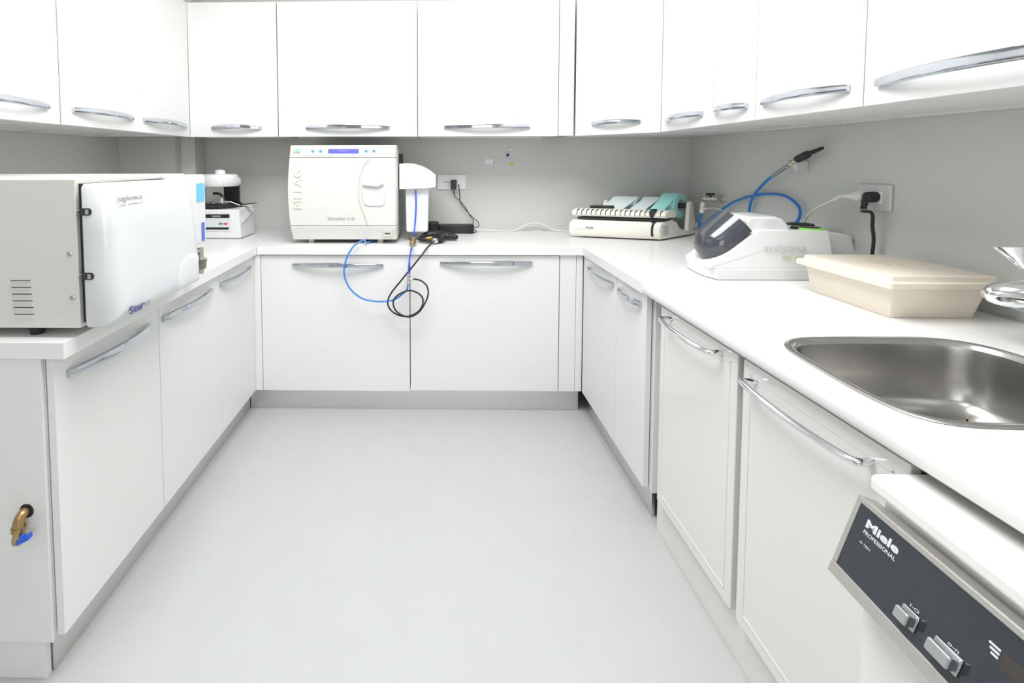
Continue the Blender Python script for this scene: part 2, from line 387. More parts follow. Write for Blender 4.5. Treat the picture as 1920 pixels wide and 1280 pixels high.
loft(bm, rings); ob('lever', bm, CHROME, r, ang=50)

# ------------------------------------------------------------------ glossy framed sink cabinets
GX = .79
def tube_handle(parent, ya, yb, z, out=.05):
    bm = nb(); L = ya-yb
    pts = [(GX, ya, z), (GX-out*.55, ya+.004, z), (GX-out*.8, ya-.01, z), (GX-out, ya-L*.25, z), (GX-out*1.05, (ya+yb)/2, z), (GX-out, yb+L*.25, z), (GX-out*.8, yb+.012, z), (GX-out*.55, yb-.004, z), (GX, yb, z)]
    P = smooth_path(pts, 6)
    tube(bm, P, .0078, n=14, smooth=False); h = ob('handle', bm, CHROME, parent, ang=60); return h
for i, (ya, yb, hy, lab) in enumerate(((1.262, 1.692, ((0.790, 1.618, 0.827), (0.790, 1.333, 0.813)), 'glossy white framed cabinet with round chrome bow handle, narrower one beside the inner row'),
                                     (.800, 1.238, ((0.790, 1.190, 0.814), (0.790, 0.872, 0.792)), 'glossy white framed cabinet with long chrome bow handle next to the dishwasher'))):
    r = thing('sink_cabinet', lab, 'cabinet', (1.2, (ya+yb)/2, .1), 'glossy framed cabinets')
    ob('body', B(GX+.024, 1.6, ya-.006, yb+.012, .12, .73 if i else .856), WHITE2, r)
    bm = nb(); box(bm, GX, GX+.02, ya, yb, .145, .842)
    dr = ob('door', bm, WHITE2, r, bevel=.003, seg=3)
    bm = nb()
    for a in (ya+.028, yb-.031): box(bm, GX-.0015, GX+.001, a, a+.003, .18, .812)
    for a in (.18, .809): box(bm, GX-.0015, GX+.001, ya+.028, yb-.028, a, a+.003)
    ob('moulding', bm, WHITE2, dr, bevel=.0007)
    tube_handle(dr, hy[0][1], hy[1][1], (hy[0][2]+hy[1][2])/2, .05 if i == 0 else .045)
tag(ob('plinth', B(.815, .83, .80, 1.74, 0, .118), WHITE2, bevel=.001), 'glossy white plinth board under the framed sink cabinets', 'plinth')
tag(ob('filler_panel', B(.845, .865, 1.706, 1.762, .10, .856), WHITE, bevel=.001), 'recessed white filler strip between the right row and the framed cabinets', 'panel')
bm = nb(); lathe(bm, (.858, 1.785, 0), (0, 0, 1), [(0, .018), (.012, .018), (.016, .011), (.124, .011)], 16)
tag(ob('cabinet_foot', bm, mat('foot_plastic', (.55, .56, .57), .4, noise=.03)), 'round grey adjustable foot under the end of the right cabinets', 'cabinet foot')

# ------------------------------------------------------------------ dishwasher
DWW = mat('dishwasher_enamel', (.84, .84, .81), .25, coat=.2, noise=.01, nscale=8)
FRA = mat('panel_frame_aluminium', (.60, .59, .56), .38, .9, noise=.03)
DGL = mat('panel_glass', (.018, .024, .032), .12, coat=.6, noise=.04)
LET = mat('panel_lettering', (.62, .64, .66), .5, noise=.02)
KNB = mat('switch_silver', (.52, .53, .54), .28, .85, noise=.04)
T0 = Vector((.698, .79, .798)); vv = Vector((-.045, 0, -.129)); d = Vector((-.0522, -.9986, 0)).normalized(); nrm = vv.cross(d).normalized()
if nrm.x > 0: nrm = -nrm
def PP(s, t, h=0): return T0+d*s+vv*t+nrm*h
r = thing('dishwasher', 'white built-in washer disinfector with dark control panel at the right bottom', 'dishwasher', (1.0, .5, 0))
bm = nb(); hexa(bm, [(.735, .785, .06), (.705, .19, .06), (1.55, .19, .06), (1.55, .785, .06)], [(.735, .785, .80), (.705, .19, .80), (1.55, .19, .80), (1.55, .785, .80)])
ob('body', bm, DWW, r, bevel=.004)
bm = nb(); hexa(bm, [(.716, .795, .802), (.685, .185, .802), (1.55, .185, .802), (1.55, .795, .802)], [(.716, .795, .834), (.685, .185, .834), (1.55, .185, .834), (1.55, .795, .834)])
ob('lid', bm, DWW, r, bevel=.011, seg=4)
bm = nb(); hexa(bm, [(.705, .783, .09), (.675, .192, .09), (.737, .192, .09), (.737, .783, .09)], [(.705, .783, .735), (.675, .192, .735), (.737, .192, .735), (.737, .783, .735)])
ob('door', bm, DWW, r, bevel=.005)
bm = nb()
def slab(s0, s1, t0, t1, h0, h1): hexa(bm, [PP(s0, t0, h0), PP(s1, t0, h0), PP(s1, t1, h0), PP(s0, t1, h0)], [PP(s0, t0, h1), PP(s1, t0, h1), PP(s1, t1, h1), PP(s0, t1, h1)])
slab(0, .6, 0, 1, -.03, -.0035)
slab(0, .6, 0, .065, -.0035, 0); slab(0, .6, .86, 1, -.0035, .001); slab(0, .009, .065, .86, -.0035, 0); slab(.591, .6, .065, .86, -.0035, 0)
cp = ob('control_panel', bm, FRA, r, bevel=.001, seg=1)
bm = nb(); slab(.009, .591, .066, .859, -.0034, -.0018); ob('panel_glass', bm, DGL, cp)
dn = -vv.normalized()
vl = vv.length
def ptxt(s, s0, s1, t0, t1, bold=0, name='lettering'):
    text(name, s, PP(s0, t1, -.0017), d, dn, s1-s0, (t1-t0)*vl, LET, cp, depth=.0003, bold=bold)
ptxt('Miele', .028, .085, .165, .262, bold=.035)
ptxt('PROFESSIONAL', .0285, .085, .295, .338, bold=.012)
ptxt('G 7831', .029, .048, .43, .455)
ptxt('I-O', .124, .137, .555, .585, name='marking'); ptxt('o-n', .177, .191, .565, .59, name='marking')
for (sa, sb) in ((.117, .141), (.164, .199)):
    bm = nb(); slab(sa, sb, .60, .77, -.0018, .001); bz = ob('switch_bezel', bm, KNB, cp, bevel=.0015)
    bm = nb(); slab(sa+.002, sb-.002, .625, .75, .001, .013); ob('switch_button', bm, KNB, cp, bevel=.003, seg=3)
bm = nb()
for k in range(3): slab(.212+.0025*k, .225, .27+.035*k, .29+.035*k, -.0018, -.0015)
ob('marking', bm, LET, cp)
bm = nb(); slab(.228, .30, .26, .40, -.0018, -.0012); ob('display', bm, mat('display_dim', (.05, .045, .04), .2, noise=.03), cp)

# ------------------------------------------------------------------ cream storage box
CRM = mat('cream_plastic', (.80, .73, .62), .4, noise=.012, nscale=15)
r = thing('storage_box', 'low cream plastic box with a lid between the sink and the handpiece cleaner', 'box', (1.41, 1.54, .9))
b0 = rrect(1.291, 1.527, 1.390, 1.682, .012); b1 = rrect(1.272, 1.550, 1.370, 1.690, .014)
bm = nb(); loft(bm, [[(x, y, .9003) for x, y in b0], [(x, y, .902) for x, y in rrect(1.289, 1.529, 1.388, 1.684, .013)], [(x, y, .996) for x, y in b1]])
ob('body', bm, CRM, r, ang=40)
bm = nb(); ra = rrect(1.246, 1.575, 1.343, 1.698, .012)
loft(bm, [[(x, y, .994) for x, y in ra], [(x, y, 1.008) for x, y in ra], [(x, y, 1.0105) for x, y in rrect(1.249, 1.572, 1.346, 1.695, .011)], [(x, y, 1.011) for x, y in rrect(1.262, 1.56, 1.36, 1.684, .01)], [(x, y, 1.0235) for x, y in rrect(1.264, 1.558, 1.362, 1.682, .009)], [(x, y, 1.0255) for x, y in rrect(1.267, 1.555, 1.365, 1.679, .009)]])
ld = ob('lid', bm, CRM, r, ang=35)
bm = nb(); box(bm, 1.385, 1.395, 1.50, 1.58, 1.0255, 1.0262); box(bm, 1.425, 1.435, 1.50, 1.58, 1.0255, 1.0262)
ob('grip_slot', bm, mat('cream_shadow_slot', (.55, .47, .37), .5, noise=.02), ld)

# ------------------------------------------------------------------ handpiece cleaner on the right
DEV = mat('device_white', (.80, .805, .805), .28, coat=.2, noise=.006)
GRN = mat('green_ring', (.30, .80, .10), .35, noise=.02)
DOME = mat('smoked_dome', (.05, .054, .068), .15, coat=.5, spec=.7, noise=.05)
GRY = mat('light_grey_print', (.62, .62, .63), .5, noise=.01)
r = thing('handpiece_cleaner', 'white handpiece maintenance unit with smoked dome lid and green port ring', 'dental device', (1.25, 1.94, .9))
yn, yf = 1.82, 2.06
def xz(p): return (p[0], p[2])
bm = nb()
bx_ = [(1.05, yn), (1.50, yn), (1.50, yf), (1.085, yf), (1.045, 2.03), (1.028, 1.90)]
def fp(g, z, dx=0): 
    c = Vector((1.25, 1.94, 0)); return [Vector((c.x+(x-c.x)*g+dx, c.y+(y-c.y)*g, z)) for x, y in bx_]
loft(bm, [fp(.955, .9003), fp(.985, .906), fp(.985, .922), fp(1, .93), fp(1.005, .945)]); ob('base', bm, DEV, r, bevel=.004, seg=3)
prof = [xz((1.030, 1.820, 0.942)), xz((1.215, 1.820, 1.086)), xz((1.464, 1.820, 1.086)), xz((1.485, 1.820, 0.953))]
zb = .9455
(ax, az), (bx1, bz1), (cx1, cz1) = prof[0], prof[1], prof[2]
bm = nb()
low = [(ax-.002, zb), (cx1+.02, zb)]
near = [(ax-.005, yn+.002, zb), (ax, yn+.006, az+.004), (bx1, yn+.012, bz1), (cx1, yn+.012, cz1), (cx1+.022, yn+.002, zb)]
far = [(1.055, yf, zb), (1.057, yf-.004, az+.006), (bx1, yf-.01, bz1), (cx1, yf-.01, cz1), (cx1+.022, yf, zb)]
loft(bm, [near, far]); ob('housing', bm, DEV, r, bevel=.010, seg=4)
hp = [xz((1.185, 1.860, 1.066)), xz((1.183, 1.860, 1.119)), xz((1.196, 1.860, 1.133)), xz((1.290, 1.860, 1.135)), xz((1.316, 1.860, 1.127)), xz((1.336, 1.860, 1.104)), xz((1.350, 1.860, 1.066))]
bm = nb(); prism(bm, hp, 'y', 1.86, 2.02); hu = ob('top_cover', bm, DEV, r, bevel=.008, seg=3)
# dome
bm = nb(); rings = []; s0 = Vector((ax+.024, 1.93, az+.022)); s1 = Vector((bx1-.022, 1.93, bz1-.004)); sd = (s1-s0); sn = Vector((-sd.z, 0, sd.x)).normalized(); N = 16
for i in range(N+1):
    t = i/N; g = (1-(1-min(t/.5, 1))**2.4)**.5 if t < .5 else 1
    g = max(g, .03); W = .085*g; Hh = .084*g*(1+.05*t)
    c = s0+sd*t
    rings.append([c+Vector((0, 1, 0))*(-W*math.cos(q))*(1 if True else 1)+sn*(Hh*abs(math.sin(q))**.75) for q in [math.pi*k/18 for k in range(19)]])
loft(bm, rings, closed=True, cap=True); ob('dome_lid', bm, DOME, r, ang=50)
# rear block
bm = nb(); prism(bm, [xz((1.502, 1.900, 1.068)), xz((1.557, 1.900, 1.068)), xz((1.610, 1.900, 1.056)), xz((1.644, 1.900, 0.936)), xz((1.538, 1.900, 0.936))], 'y', 1.90, 2.05); rb = ob('rear_block', bm, DEV, r, bevel=.008, seg=3)
ztp = bz1
for (px, py, nm, rr_, g) in (((1.432, 1.880, 1.079), 0, 'port_ring', .040, 1), ((1.484, 2.000, 1.080), 0, 'port_ring', .040, 0)):
    p = Vector((px[0], px[1], ztp)); 
    bm = nb(); lathe(bm, p, (0, 0, 1), [(-.002, rr_), (.004, rr_), (.006, rr_-.004), (.005, rr_-.010)], 36)
    for v in bm.verts: v.co.x = p.x+(v.co.x-p.x)*1.25
    pr_ = ob(nm, bm, GRN if g else BLACK, r, ang=50)
    bm = nb(); lathe(bm, p, (0, 0, 1), [(.0045, rr_-.009), (.0075, rr_-.012), (.0078, 0)], 30)
    for v in bm.verts: v.co.x = p.x+(v.co.x-p.x)*1.25
    ob('port_cap', bm, BLACK, pr_, ang=50)
p = Vector((1.374, 1.880, 1.083)); bm = nb(); lathe(bm, (p.x, p.y, ztp), (0, 0, 1), [(0, .013), (.008, .013), (.010, .010), (.010, 0)], 20); ob('button', bm, BLACK, r)
a = (1.224, 1.820, 0.984); b = (1.381, 1.820, 1.026)
text('lettering', 'assistina', (a[0], 1.8225, a[2]+.022), (1, 0, 0), (0, .04, 1), b[0]-a[0], .030, GRY, r)
a = (1.289, 1.820, 0.978)
text('lettering', '301 plus', (a[0], 1.8215, a[2]-.002), (1, 0, 0), (0, .04, 1), .095, .020, mat('green_print', (.55, .74, .30), .5, noise=.01), r)
a = (1.252, 1.855, 1.099); text('lettering', 'W&H', (a[0], 1.8595, a[2]), (1, 0, 0), (0, 0, 1), .042, .016, mat('faint_print', (.72, .72, .73), .5, noise=.01), hu)
bm = nb(); hx_ = [(a[0]-.012+x, a[2]-.005+z) for x, z in ((0, .013), (.012, 0), (.054, 0), (.066, .013), (.054, .026), (.012, .026))]
for i in range(6):
    p, q = hx_[i], hx_[(i+1) % 6]; cyl(bm, (p[0], 1.8595, p[1]), (q[0], 1.8595, q[1]), .0007, 6)
ob('badge_outline', bm, mat('faint_print2', (.72, .72, .73), .5, noise=.01), hu)

# ------------------------------------------------------------------ pouch sealer with three rolls
OFW = mat('aged_white_plastic', (.86, .84, .76), .4, noise=.02, nscale=10)
SO, SU, SV = Vector((.788, 2.855, 0)), Vector((.462, -.145, 0)), Vector((.360, .275, 0))
def Q(a, b, z): return SO+SU*a+SV*b+Vector((0, 0, z))
r = thing('pouch_sealer', 'off-white pouch sealing machine with slotted press bar in the right back corner', 'sealing machine', (1.2, 2.9, .9))
def sprism(bm, prof, a0, a1): loft(bm, [[Q(a0, b, z) for b, z in prof], [Q(a1, b, z) for b, z in prof]])
bm = nb(); sprism(bm, [(.03, .908), (0, .925), (-.01, .955), (.0, .985), (.05, 1.003), (.30, 1.012), (.34, 1.005), (.34, .908)], 0, 1); ob('body', bm, OFW, r, bevel=.006, seg=3)
bm = nb(); sprism(bm, [(.34, .908), (.34, .94), (.92, .93), (.92, .908)], .0, .98)
for a in (0, .95): sprism(bm, [(.33, .908), (.33, 1.0), (.40, .995), (.47, .96), (.58, .938), (.75, .934), (.85, .945), (.94, .975), (.96, .972), (.95, .92), (.9, .908)], a, a+.05)
ob('rear_tray', bm, OFW, r, bevel=.003)
bm = nb(); sprism(bm, [(.06, 1.010), (.31, 1.016), (.31, 1.024), (.06, 1.020)], .06, .99); ob('sealing_gap', bm, DARKM, r)
bm = nb(); sprism(bm, [(.05, 1.026), (.02, 1.038), (.03, 1.056), (.09, 1.068), (.2, 1.068), (.28, 1.06), (.30, 1.045), (.28, 1.026)], .01, 1.04); pb = ob('press_bar', bm, OFW, r, bevel=.005, seg=3)
for k in range(18):
    a = .075+.0535*k
    if k in (16,): continue
    bm = nb(); sprism(bm, [(.018, 1.036), (.024, 1.056), (.05, 1.064), (.08, 1.067), (.08, 1.0685), (.045, 1.067), (.02, 1.058), (.014, 1.036)], a, a+.006)
    ob('guide_slot', bm, DARKM, pb)
bm = nb(); sprism(bm, [(.24, 1.064), (.24, 1.083), (.34, 1.083), (.34, 1.064)], .10, .34); ob('cutter_slide', bm, BLACK, r, bevel=.006, seg=3)
bm = nb(); LV = lambda a0, a1, b0, b1, z: [Q(a, b, z) for a, b in ((a0, b0), (a1, b0), (a1, b1), (a0, b1))]
loft(bm, [LV(.908, .922, -.01, .01, 1.0), LV(.905, .922, -.02, .005, 1.03), LV(.893, .935, -.025, .0, 1.045), LV(.883, .945, -.02, .01, 1.06), LV(.883, .945, .0, .05, 1.074), LV(.890, .94, .02, .06, 1.078)])
lv = ob('lever', bm, BLACK, r, bevel=.004, seg=2)
bm = nb(); sprism(bm, [(.06, 1.0055), (.0, .987), (-.012, .955), (-.002, .925), (.004, .926), (-.004, .955), (.008, .983), (.06, 1.002)], .905, .93); ob('lever_slot', bm, DARKM, r)
for a in (.0, .955):
    bm = nb(); sprism(bm, [(.70, .93), (.735, 1.09), (.76, 1.103), (.80, 1.103), (.83, 1.08), (.92, .93)], a, a+.045); ob('roll_arm', bm, OFW, r, bevel=.003)
ROD = (.775, 1.078)
bm = nb(); cyl(bm, Q(.02, *ROD), Q(.97, *ROD), .015, 18); ob('rod', bm, BLACK, r)
for a, b_ in ((.12, .3), (.9, .3), (.1, .9), (.9, .9)):
    bm = nb(); q = Q(a, b_ if b_ > .5 else .12, .9); cyl(bm, q, q+Vector((0, 0, .009)), .012, 14); ob('foot', bm, BLACK, r)
p = Q(.065, -.013, .962); e1 = SU.normalized(); e2 = (Vector((0, 0, 1))*.9+SV.normalized()*.1).normalized()
bm = nb(); h4 = [Q(.07, -.0135, .955), Q(.32, -.0135, .955), Q(.32, -.006, .982), Q(.07, -.006, .982)]
no = Vector((-.3, -.9, .05)).normalized(); hexa(bm, h4, [v+no*.0012 for v in h4]); lb = ob('badge', bm, mat('badge_white', (.82, .82, .83), .4, noise=.01), r)
text('lettering', 'PLUS', Q(.2, -.0175, .9585)+no*.001, e1, e2, .04, .009, BLACK, r, bold=.02)
bm = nb(); h4 = [Q(1.001, .06, .93), Q(1.001, .19, .93), Q(1.001, .19, .985), Q(1.001, .06, .985)]; no = SU.normalized(); hexa(bm, h4, [v+no*.001 for v in h4])
ob('rating_label', bm, mat('rating_label_grey', (.55, .55, .56), .5, noise=.3, nscale=160), r)
FILM = mat('pouch_film', (.62, .86, .85), .3, coat=.3, noise=.03); FILM2 = mat('pouch_paper', (.80, .90, .90), .45, noise=.02); TEAL = mat('teal_film', (.40, .86, .82), .25, coat=.4, noise=.05, nscale=12)
for (a0, a1, R_, m_, lab) in ((.12, .42, .048, FILM2, 'widest pale blue pouch roll at the left of the sealer'), (.47, .67, .048, FILM2, 'middle pale blue pouch roll on the sealer rod'), (.705, .885, .075, TEAL, 'large teal pouch roll at the right of the sealer')):
    c = Q((a0+a1)/2, *ROD); rt = thing('pouch_roll', lab, 'roll', c, 'pouch rolls on the sealer')
    bm = nb(); vd = SV.normalized(); A_ = []; 
    Ri = .040 if R_ > .06 else .028
    for a, Rr in ((a0, Ri), (a0, R_), (a1, R_), (a1, Ri)):
        cc = Q(a, *ROD); A_.append([cc+vd*Rr*1.1*math.cos(q)+Vector((0, 0, 1))*Rr*math.sin(q) for q in [2*math.pi*k/36 for k in range(36)]])
    R2 = loft(bm, A_, cap=False)
    for i in range(36): face(bm, [R2[3][i], R2[3][(i+1) % 36], R2[0][(i+1) % 36], R2[0][i]])
    ob('film_coil', bm, FILM if m_ is FILM2 else TEAL, rt, ang=40)
    bm = nb(); cc = [Q(a, *ROD) for a in (a0+.01, a1-.012)]; pr0 = []
    for q in (85, 105, 125, 140): pr0.append([c_+vd*(R_+.001)*1.1*math.cos(math.radians(q))+Vector((0, 0, 1))*(R_+.001)*math.sin(math.radians(q)) for c_ in cc])
    pr0.append([Q(a0+.01, .30, 1.045), Q(a1-.012, .30, 1.045)])
    up = [[p+Vector((0, 0, .0012)) for p in q] for q in pr0]
    loft(bm, [[q[0], q[1], u[1], u[0]] for q, u in zip(pr0, up)]); ob('film_strip', bm, m_, rt, ang=60)
    bm = nb(); A_ = []
    for a, Rr in ((a0+.002, Ri-.0005), (a1-.002, Ri-.0005), (a1-.002, Ri-.004), (a0+.002, Ri-.004)):
        cc = Q(a, *ROD); A_.append([cc+vd*Rr*1.1*math.cos(q)+Vector((0, 0, 1))*Rr*math.sin(q) for q in [2*math.pi*k/24 for k in range(24)]])
    R2 = loft(bm, A_, cap=False)
    for i in range(24): face(bm, [R2[3][i], R2[3][(i+1) % 24], R2[0][(i+1) % 24], R2[0][i]])
    ob('core', bm, mat('core_cardboard', (.6, .62, .62), .6, noise=.03), rt, ang=40)

# ------------------------------------------------------------------ steam steriliser at the back
MEL = mat('steriliser_white', (.74, .735, .695), .3, coat=.15, noise=.008)
MEL2 = mat('steriliser_handle', (.74, .75, .74), .35, noise=.01)
r = thing('steam_steriliser', 'white bench-top steam steriliser with blue display under the back wall cabinets', 'steriliser', (-.485, 2.85, .9))
bm = nb(); box(bm, -.758, -.1955, 2.665, 3.08, .935, 1.408); ob('shell', bm, mat('perforated_shell', (.33, .34, .33), .4, .3, noise=.35, nscale=160), r, bevel=.006)
def bulge(z0, z1, name, y0=2.645, d0=.045, n=8):
    """front moulding whose sides bulge a little at mid height"""
    bm = nb(); rg = []
    for i in range(n+1):
        z = z0+(z1-z0)*i/n; q = (z-.923)/.508; e = .016*math.sin(math.pi*min(max(q, 0), 1)); dpt = d0+.012*math.sin(math.pi*min(max(q, 0), 1))
        if q < .14: dpt -= (.14-q)*.16
        rg.append([Vector(p) for p in ((-.772-e, y0+.03, z), (-.772-e, y0-dpt+.02, z), (-.764-e, y0-dpt, z), (-.208+e*.1, y0-dpt, z), (-.200+e*.1, y0-dpt+.02, z), (-.200+e*.1, y0+.03, z))])
    loft(bm, rg); return ob(name, bm, MEL, r, bevel=.002, ang=30)
bulge(.923, 1.000, 'lower_panel'); dr = bulge(1.003, 1.364, 'door'); bulge(1.367, 1.431, 'top_panel')
F0 = 2.588
bm = nb(); arcp = [(-.352+.0, 1.364)]
pth = [(-.345, 2.5885, 1.36), (-.372, 2.587, 1.325), (-.395, 2.586, 1.26), (-.402, 2.586, 1.19), (-.395, 2.586, 1.12), (-.375, 2.587, 1.07), (-.355, 2.589, 1.006)]
tube(bm, pth, .0022, n=8); ob('door_seam', bm, mat('aged_seam', (.66, .60, .50), .5, noise=.03), dr)
bm = nb(); hpr = [(-.385, 1.125), (-.372, 1.09), (-.35, 1.082), (-.275, 1.082), (-.262, 1.1), (-.256, 1.18), (-.262, 1.262), (-.275, 1.268), (-.365, 1.268), (-.385, 1.24), (-.391, 1.18)]
hpr = [(x*1+.0, z+.025) for x, z in hpr]
prism(bm, hpr, 'y', 2.583, 2.60); hd = ob('handle', bm, MEL2, dr, bevel=.005, seg=3)
bm = nb(); prism(bm, [(-.378, 1.218), (-.30, 1.210), (-.268, 1.224), (-.268, 1.242), (-.378, 1.240)], 'y', 2.566, 2.585); ob('grip', bm, MEL, hd, bevel=.005, seg=3)
FY = 2.5905
def ftext(s, x0, z0, wd, ht, m_, par=None, y=FY, bold=0, name='lettering'): return text(name, s, (x0, y, z0), (1, 0, 0), (0, 0, 1), wd, ht, m_, par or r, bold=bold)
NAVY = mat('navy_print', (.10, .11, .25), .5, noise=.02); FAINT = mat('cream_embossed', (.83, .80, .72), .4, noise=.01)
ftext('Vacuklav', -.57, 1.034, .10, .015, mat('grey_blue_print', (.28, .30, .38), .5, noise=.02), dr, y=2.589); ftext('31 B+', -.463, 1.034, .04, .013, mat('grey_blue_print2', (.28, .30, .38), .5, noise=.02), dr, y=2.589)
text('lettering', 'MELAG', (-.705, 2.5855, 1.095), (0, 0, 1), (-1, 0, 0), .21, .045, FAINT, dr, depth=.0008)
bm = nb(); box(bm, -.70, -.28, 2.594, 2.600, 1.374, 1.424); pnl = ob('keypad', bm, mat('keypad_grey', (.72, .73, .75), .35, noise=.01), r, bevel=.002)
bm = nb(); box(bm, -.563, -.400, 2.5915, 2.595, 1.389, 1.411); dsp = ob('display', bm, mat('display_blue', (.10, .10, .85), .2, emis=.7), pnl)
text('display_text', 'STAND BY', (-.51, 2.5914, 1.3995), (1, 0, 0), (0, 0, 1), .06, .005, mat('display_glyph', (.35, .35, 1), .3, emis=.9), dsp)
BTN = mat('button_blue', (.08, .38, .72), .4, noise=.02)
for x in (-.645, -.604, -.361, -.320):
    bm = nb(); lathe(bm, (x, 2.595, 1.40), (0, -1, 0), [(0, .009), (.0025, .009), (.003, .005), (.003, 0)], 20)
    for v in bm.verts: v.co.z = 1.40+(v.co.z-1.40)*.75
    ob('button', bm, BTN, pnl)
bm = nb(); box(bm, -.748, -.735, 2.5925, 2.5945, 1.393, 1.412); ob('emblem', bm, mat('emblem_green', (.55, .75, .30), .5, noise=.02), r)
bm = nb(); box(bm, -.732, -.715, 2.5925, 2.5945, 1.393, 1.412); ob('emblem', bm, mat('emblem_blue', (.30, .60, .80), .5, noise=.02), r)
bm = nb(); box(bm, -.275, -.222, 2.597, 2.604, .943, .985); wn = ob('printer_window', bm, mat('window_cream', (.62, .60, .54), .3, noise=.08, nscale=60), r, bevel=.003)
bm = nb(); box(bm, -.265, -.235, 2.594, 2.598, .958, .963); ob('slot', bm, DARKM, wn)
for x, y in ((-.675, 2.66), (-.295, 2.66), (-.675, 3.03), (-.295, 3.03)):
    bm = nb(); cyl(bm, (x, y, .9), (x, y, .936), .017, 18); ob('foot', bm, mat('foot_cream', (.45, .44, .36), .5, noise=.03), r)
bm = nb()
for k in range(14): box(bm, -.196, -.1945, 2.70+.025*k, 2.712+.025*k, 1.27, 1.39)
ob('vents', bm, DARKM, r)
# water filter beside it
r = thing('water_filter_unit', 'white water filter with arched hood and hanging canister right of the steam steriliser', 'water filter', (-.10, 2.78, .9))
bm = nb(); prism(bm, [(-.1915, 1.192), (-.03, 1.196), (.008, 1.204), (.010, 1.268), (-.02, 1.292), (-.06, 1.315), (-.11, 1.331), (-.15, 1.334), (-.1915, 1.332)], 'y', 2.665, 2.93); hd = ob('hood', bm, MEL, r, bevel=.004, seg=3)
bm = nb(); prism(bm, [(-.156, .958), (-.146, .952), (-.044, .952), (-.036, .96), (-.03, 1.196), (-.160, 1.196)], 'y', 2.70, 2.83); ob('canister', bm, mat('canister_white', (.80, .81, .83), .25, coat=.3, noise=.01), r, bevel=.010, seg=4)
bm = nb(); box(bm, -.165, -.115, 2.6635, 2.6645, 1.202, 1.218); lb = ob('label', bm, mat('label_grey', (.74, .74, .76), .5, noise=.02), r)
text('label_text', 'AQUA DEM', (-.15, 2.6634, 1.211), (1, 0, 0), (0, 0, 1), .025, .004, GRY, r)

# ------------------------------------------------------------------ hoses, coupling and gun at the back
BLU = mat('blue_hose', (.03, .22, .72), .3, coat=.3, noise=.02); VIO = mat('violet_blue_hose', (.04, .10, .75), .3, coat=.3, noise=.02)
def hose(name, pts, rad, m_, label, cat, **k):
    bm = nb(); tube(bm, pts, rad, n=10, k=6, **k); return tag(ob(name, bm, m_, ang=60), label, cat)
hose('hose', [(-.102, 2.682, 1.188), (-0.100, 2.675, 1.092), (-0.106, 2.655, 0.994), (-0.110, 2.630, 0.954), (-0.114, 2.664, 0.931)], .0045, VIO, 'violet-blue hose hanging from the filter hood down to the brass coupling', 'hose')
a, b = Vector((-0.114, 2.664, 0.931)), Vector((-0.114, 2.485, 0.912))
r = thing('hose_coupling', 'small brass hose coupling lying at the front edge of the back worktop', 'coupling', tuple(b))
bm = nb(); dv = (b-a); L = dv.length; lathe(bm, a, dv, [(0, .006), (L*.18, .006), (L*.2, .012), (L*.25, .0165), (L*.5, .017), (L*.72, .0165), (L*.76, .012), (L*.8, .006)], 20); ob('body', bm, BRASS, r, ang=40)
bm = nb(); lathe(bm, a, dv, [(L*.78, .0065), (L*.9, .0065), (L, .004)], 14); ob('nipple', bm, SCREW, r)
tq = (-0.132, 2.470, 0.763)
hose('hose', [b, (-0.119, 2.508, 0.891), (-0.123, 2.496, 0.871), (-0.126, 2.488, 0.848), (-0.130, 2.475, 0.806), tq], .0045, VIO, 'short violet-blue hose hanging over the worktop edge between coupling and tee piece', 'hose')
bm = nb(); c = Vector((-0.133, 2.470, 0.744)); cyl(bm, c+Vector((0, 0, .024)), c-Vector((0, 0, .024)), .0075, 14); cyl(bm, c, c+Vector((.026, 0, 0)), .0055, 12)
lathe(bm, c+Vector((0, 0, .027)), (0, 0, -1), [(0, .006), (.003, .0095), (.010, .0095), (.012, .006)], 14); lathe(bm, c-Vector((0, 0, .027)), (0, 0, 1), [(0, .006), (.003, .0095), (.010, .0095), (.012, .006)], 14)
tag(ob('tee_piece', bm, mat('tee_metal', (.55, .54, .50), .3, .6, noise=.05)), 'small metal tee piece hanging in front of the back cabinet doors', 'hose connector')
hose('hose', [(-0.133, 2.470, 0.722), (-0.140, 2.470, 0.692), (-0.157, 2.470, 0.672), (-0.203, 2.468, 0.639), (-0.259, 2.468, 0.628), (-0.331, 2.468, 0.633), (-0.387, 2.468, 0.653), (-0.441, 2.468, 0.708), (-0.462, 2.468, 0.780), (-0.449, 2.475, 0.850), (-0.421, 2.490, 0.902), (-0.393, 2.505, 0.925), (-0.365, 2.525, 0.936), (-.365, 2.60, .911), (-.33, 2.70, .907), (-.30, 2.82, .907)], .0045, BLU, 'light blue hose looping down in front of the door from under the steriliser', 'hose')
bh = [(-0.001, 2.600, 0.918), (-0.020, 2.546, 0.910), (-0.039, 2.513, 0.896), (-0.062, 2.490, 0.867), (-0.109, 2.475, 0.810), (-0.173, 2.470, 0.732), (-0.223, 2.468, 0.668), (-0.239, 2.468, 0.620), (-0.220, 2.468, 0.580), (-0.173, 2.468, 0.554), (-0.125, 2.468, 0.554), (-0.080, 2.464, 0.580), (-0.058, 2.460, 0.623), (-0.069, 2.457, 0.664), (-0.124, 2.455, 0.689), (-0.187, 2.455, 0.664), (-0.210, 2.455, 0.624), (-0.189, 2.455, 0.577), (-0.132, 2.456, 0.552), (-0.085, 2.458, 0.571), (-0.055, 2.462, 0.608), (-0.032, 2.465, 0.662), (-0.038, 2.467, 0.709), (-0.069, 2.470, 0.736), (-0.108, 2.470, 0.746)]
hose('hose', bh, .0042, RUBBER, 'black hose with a double loop hanging from the black water gun to the tee piece', 'hose')
g0 = Vector((0.002, 2.600, 0.921))
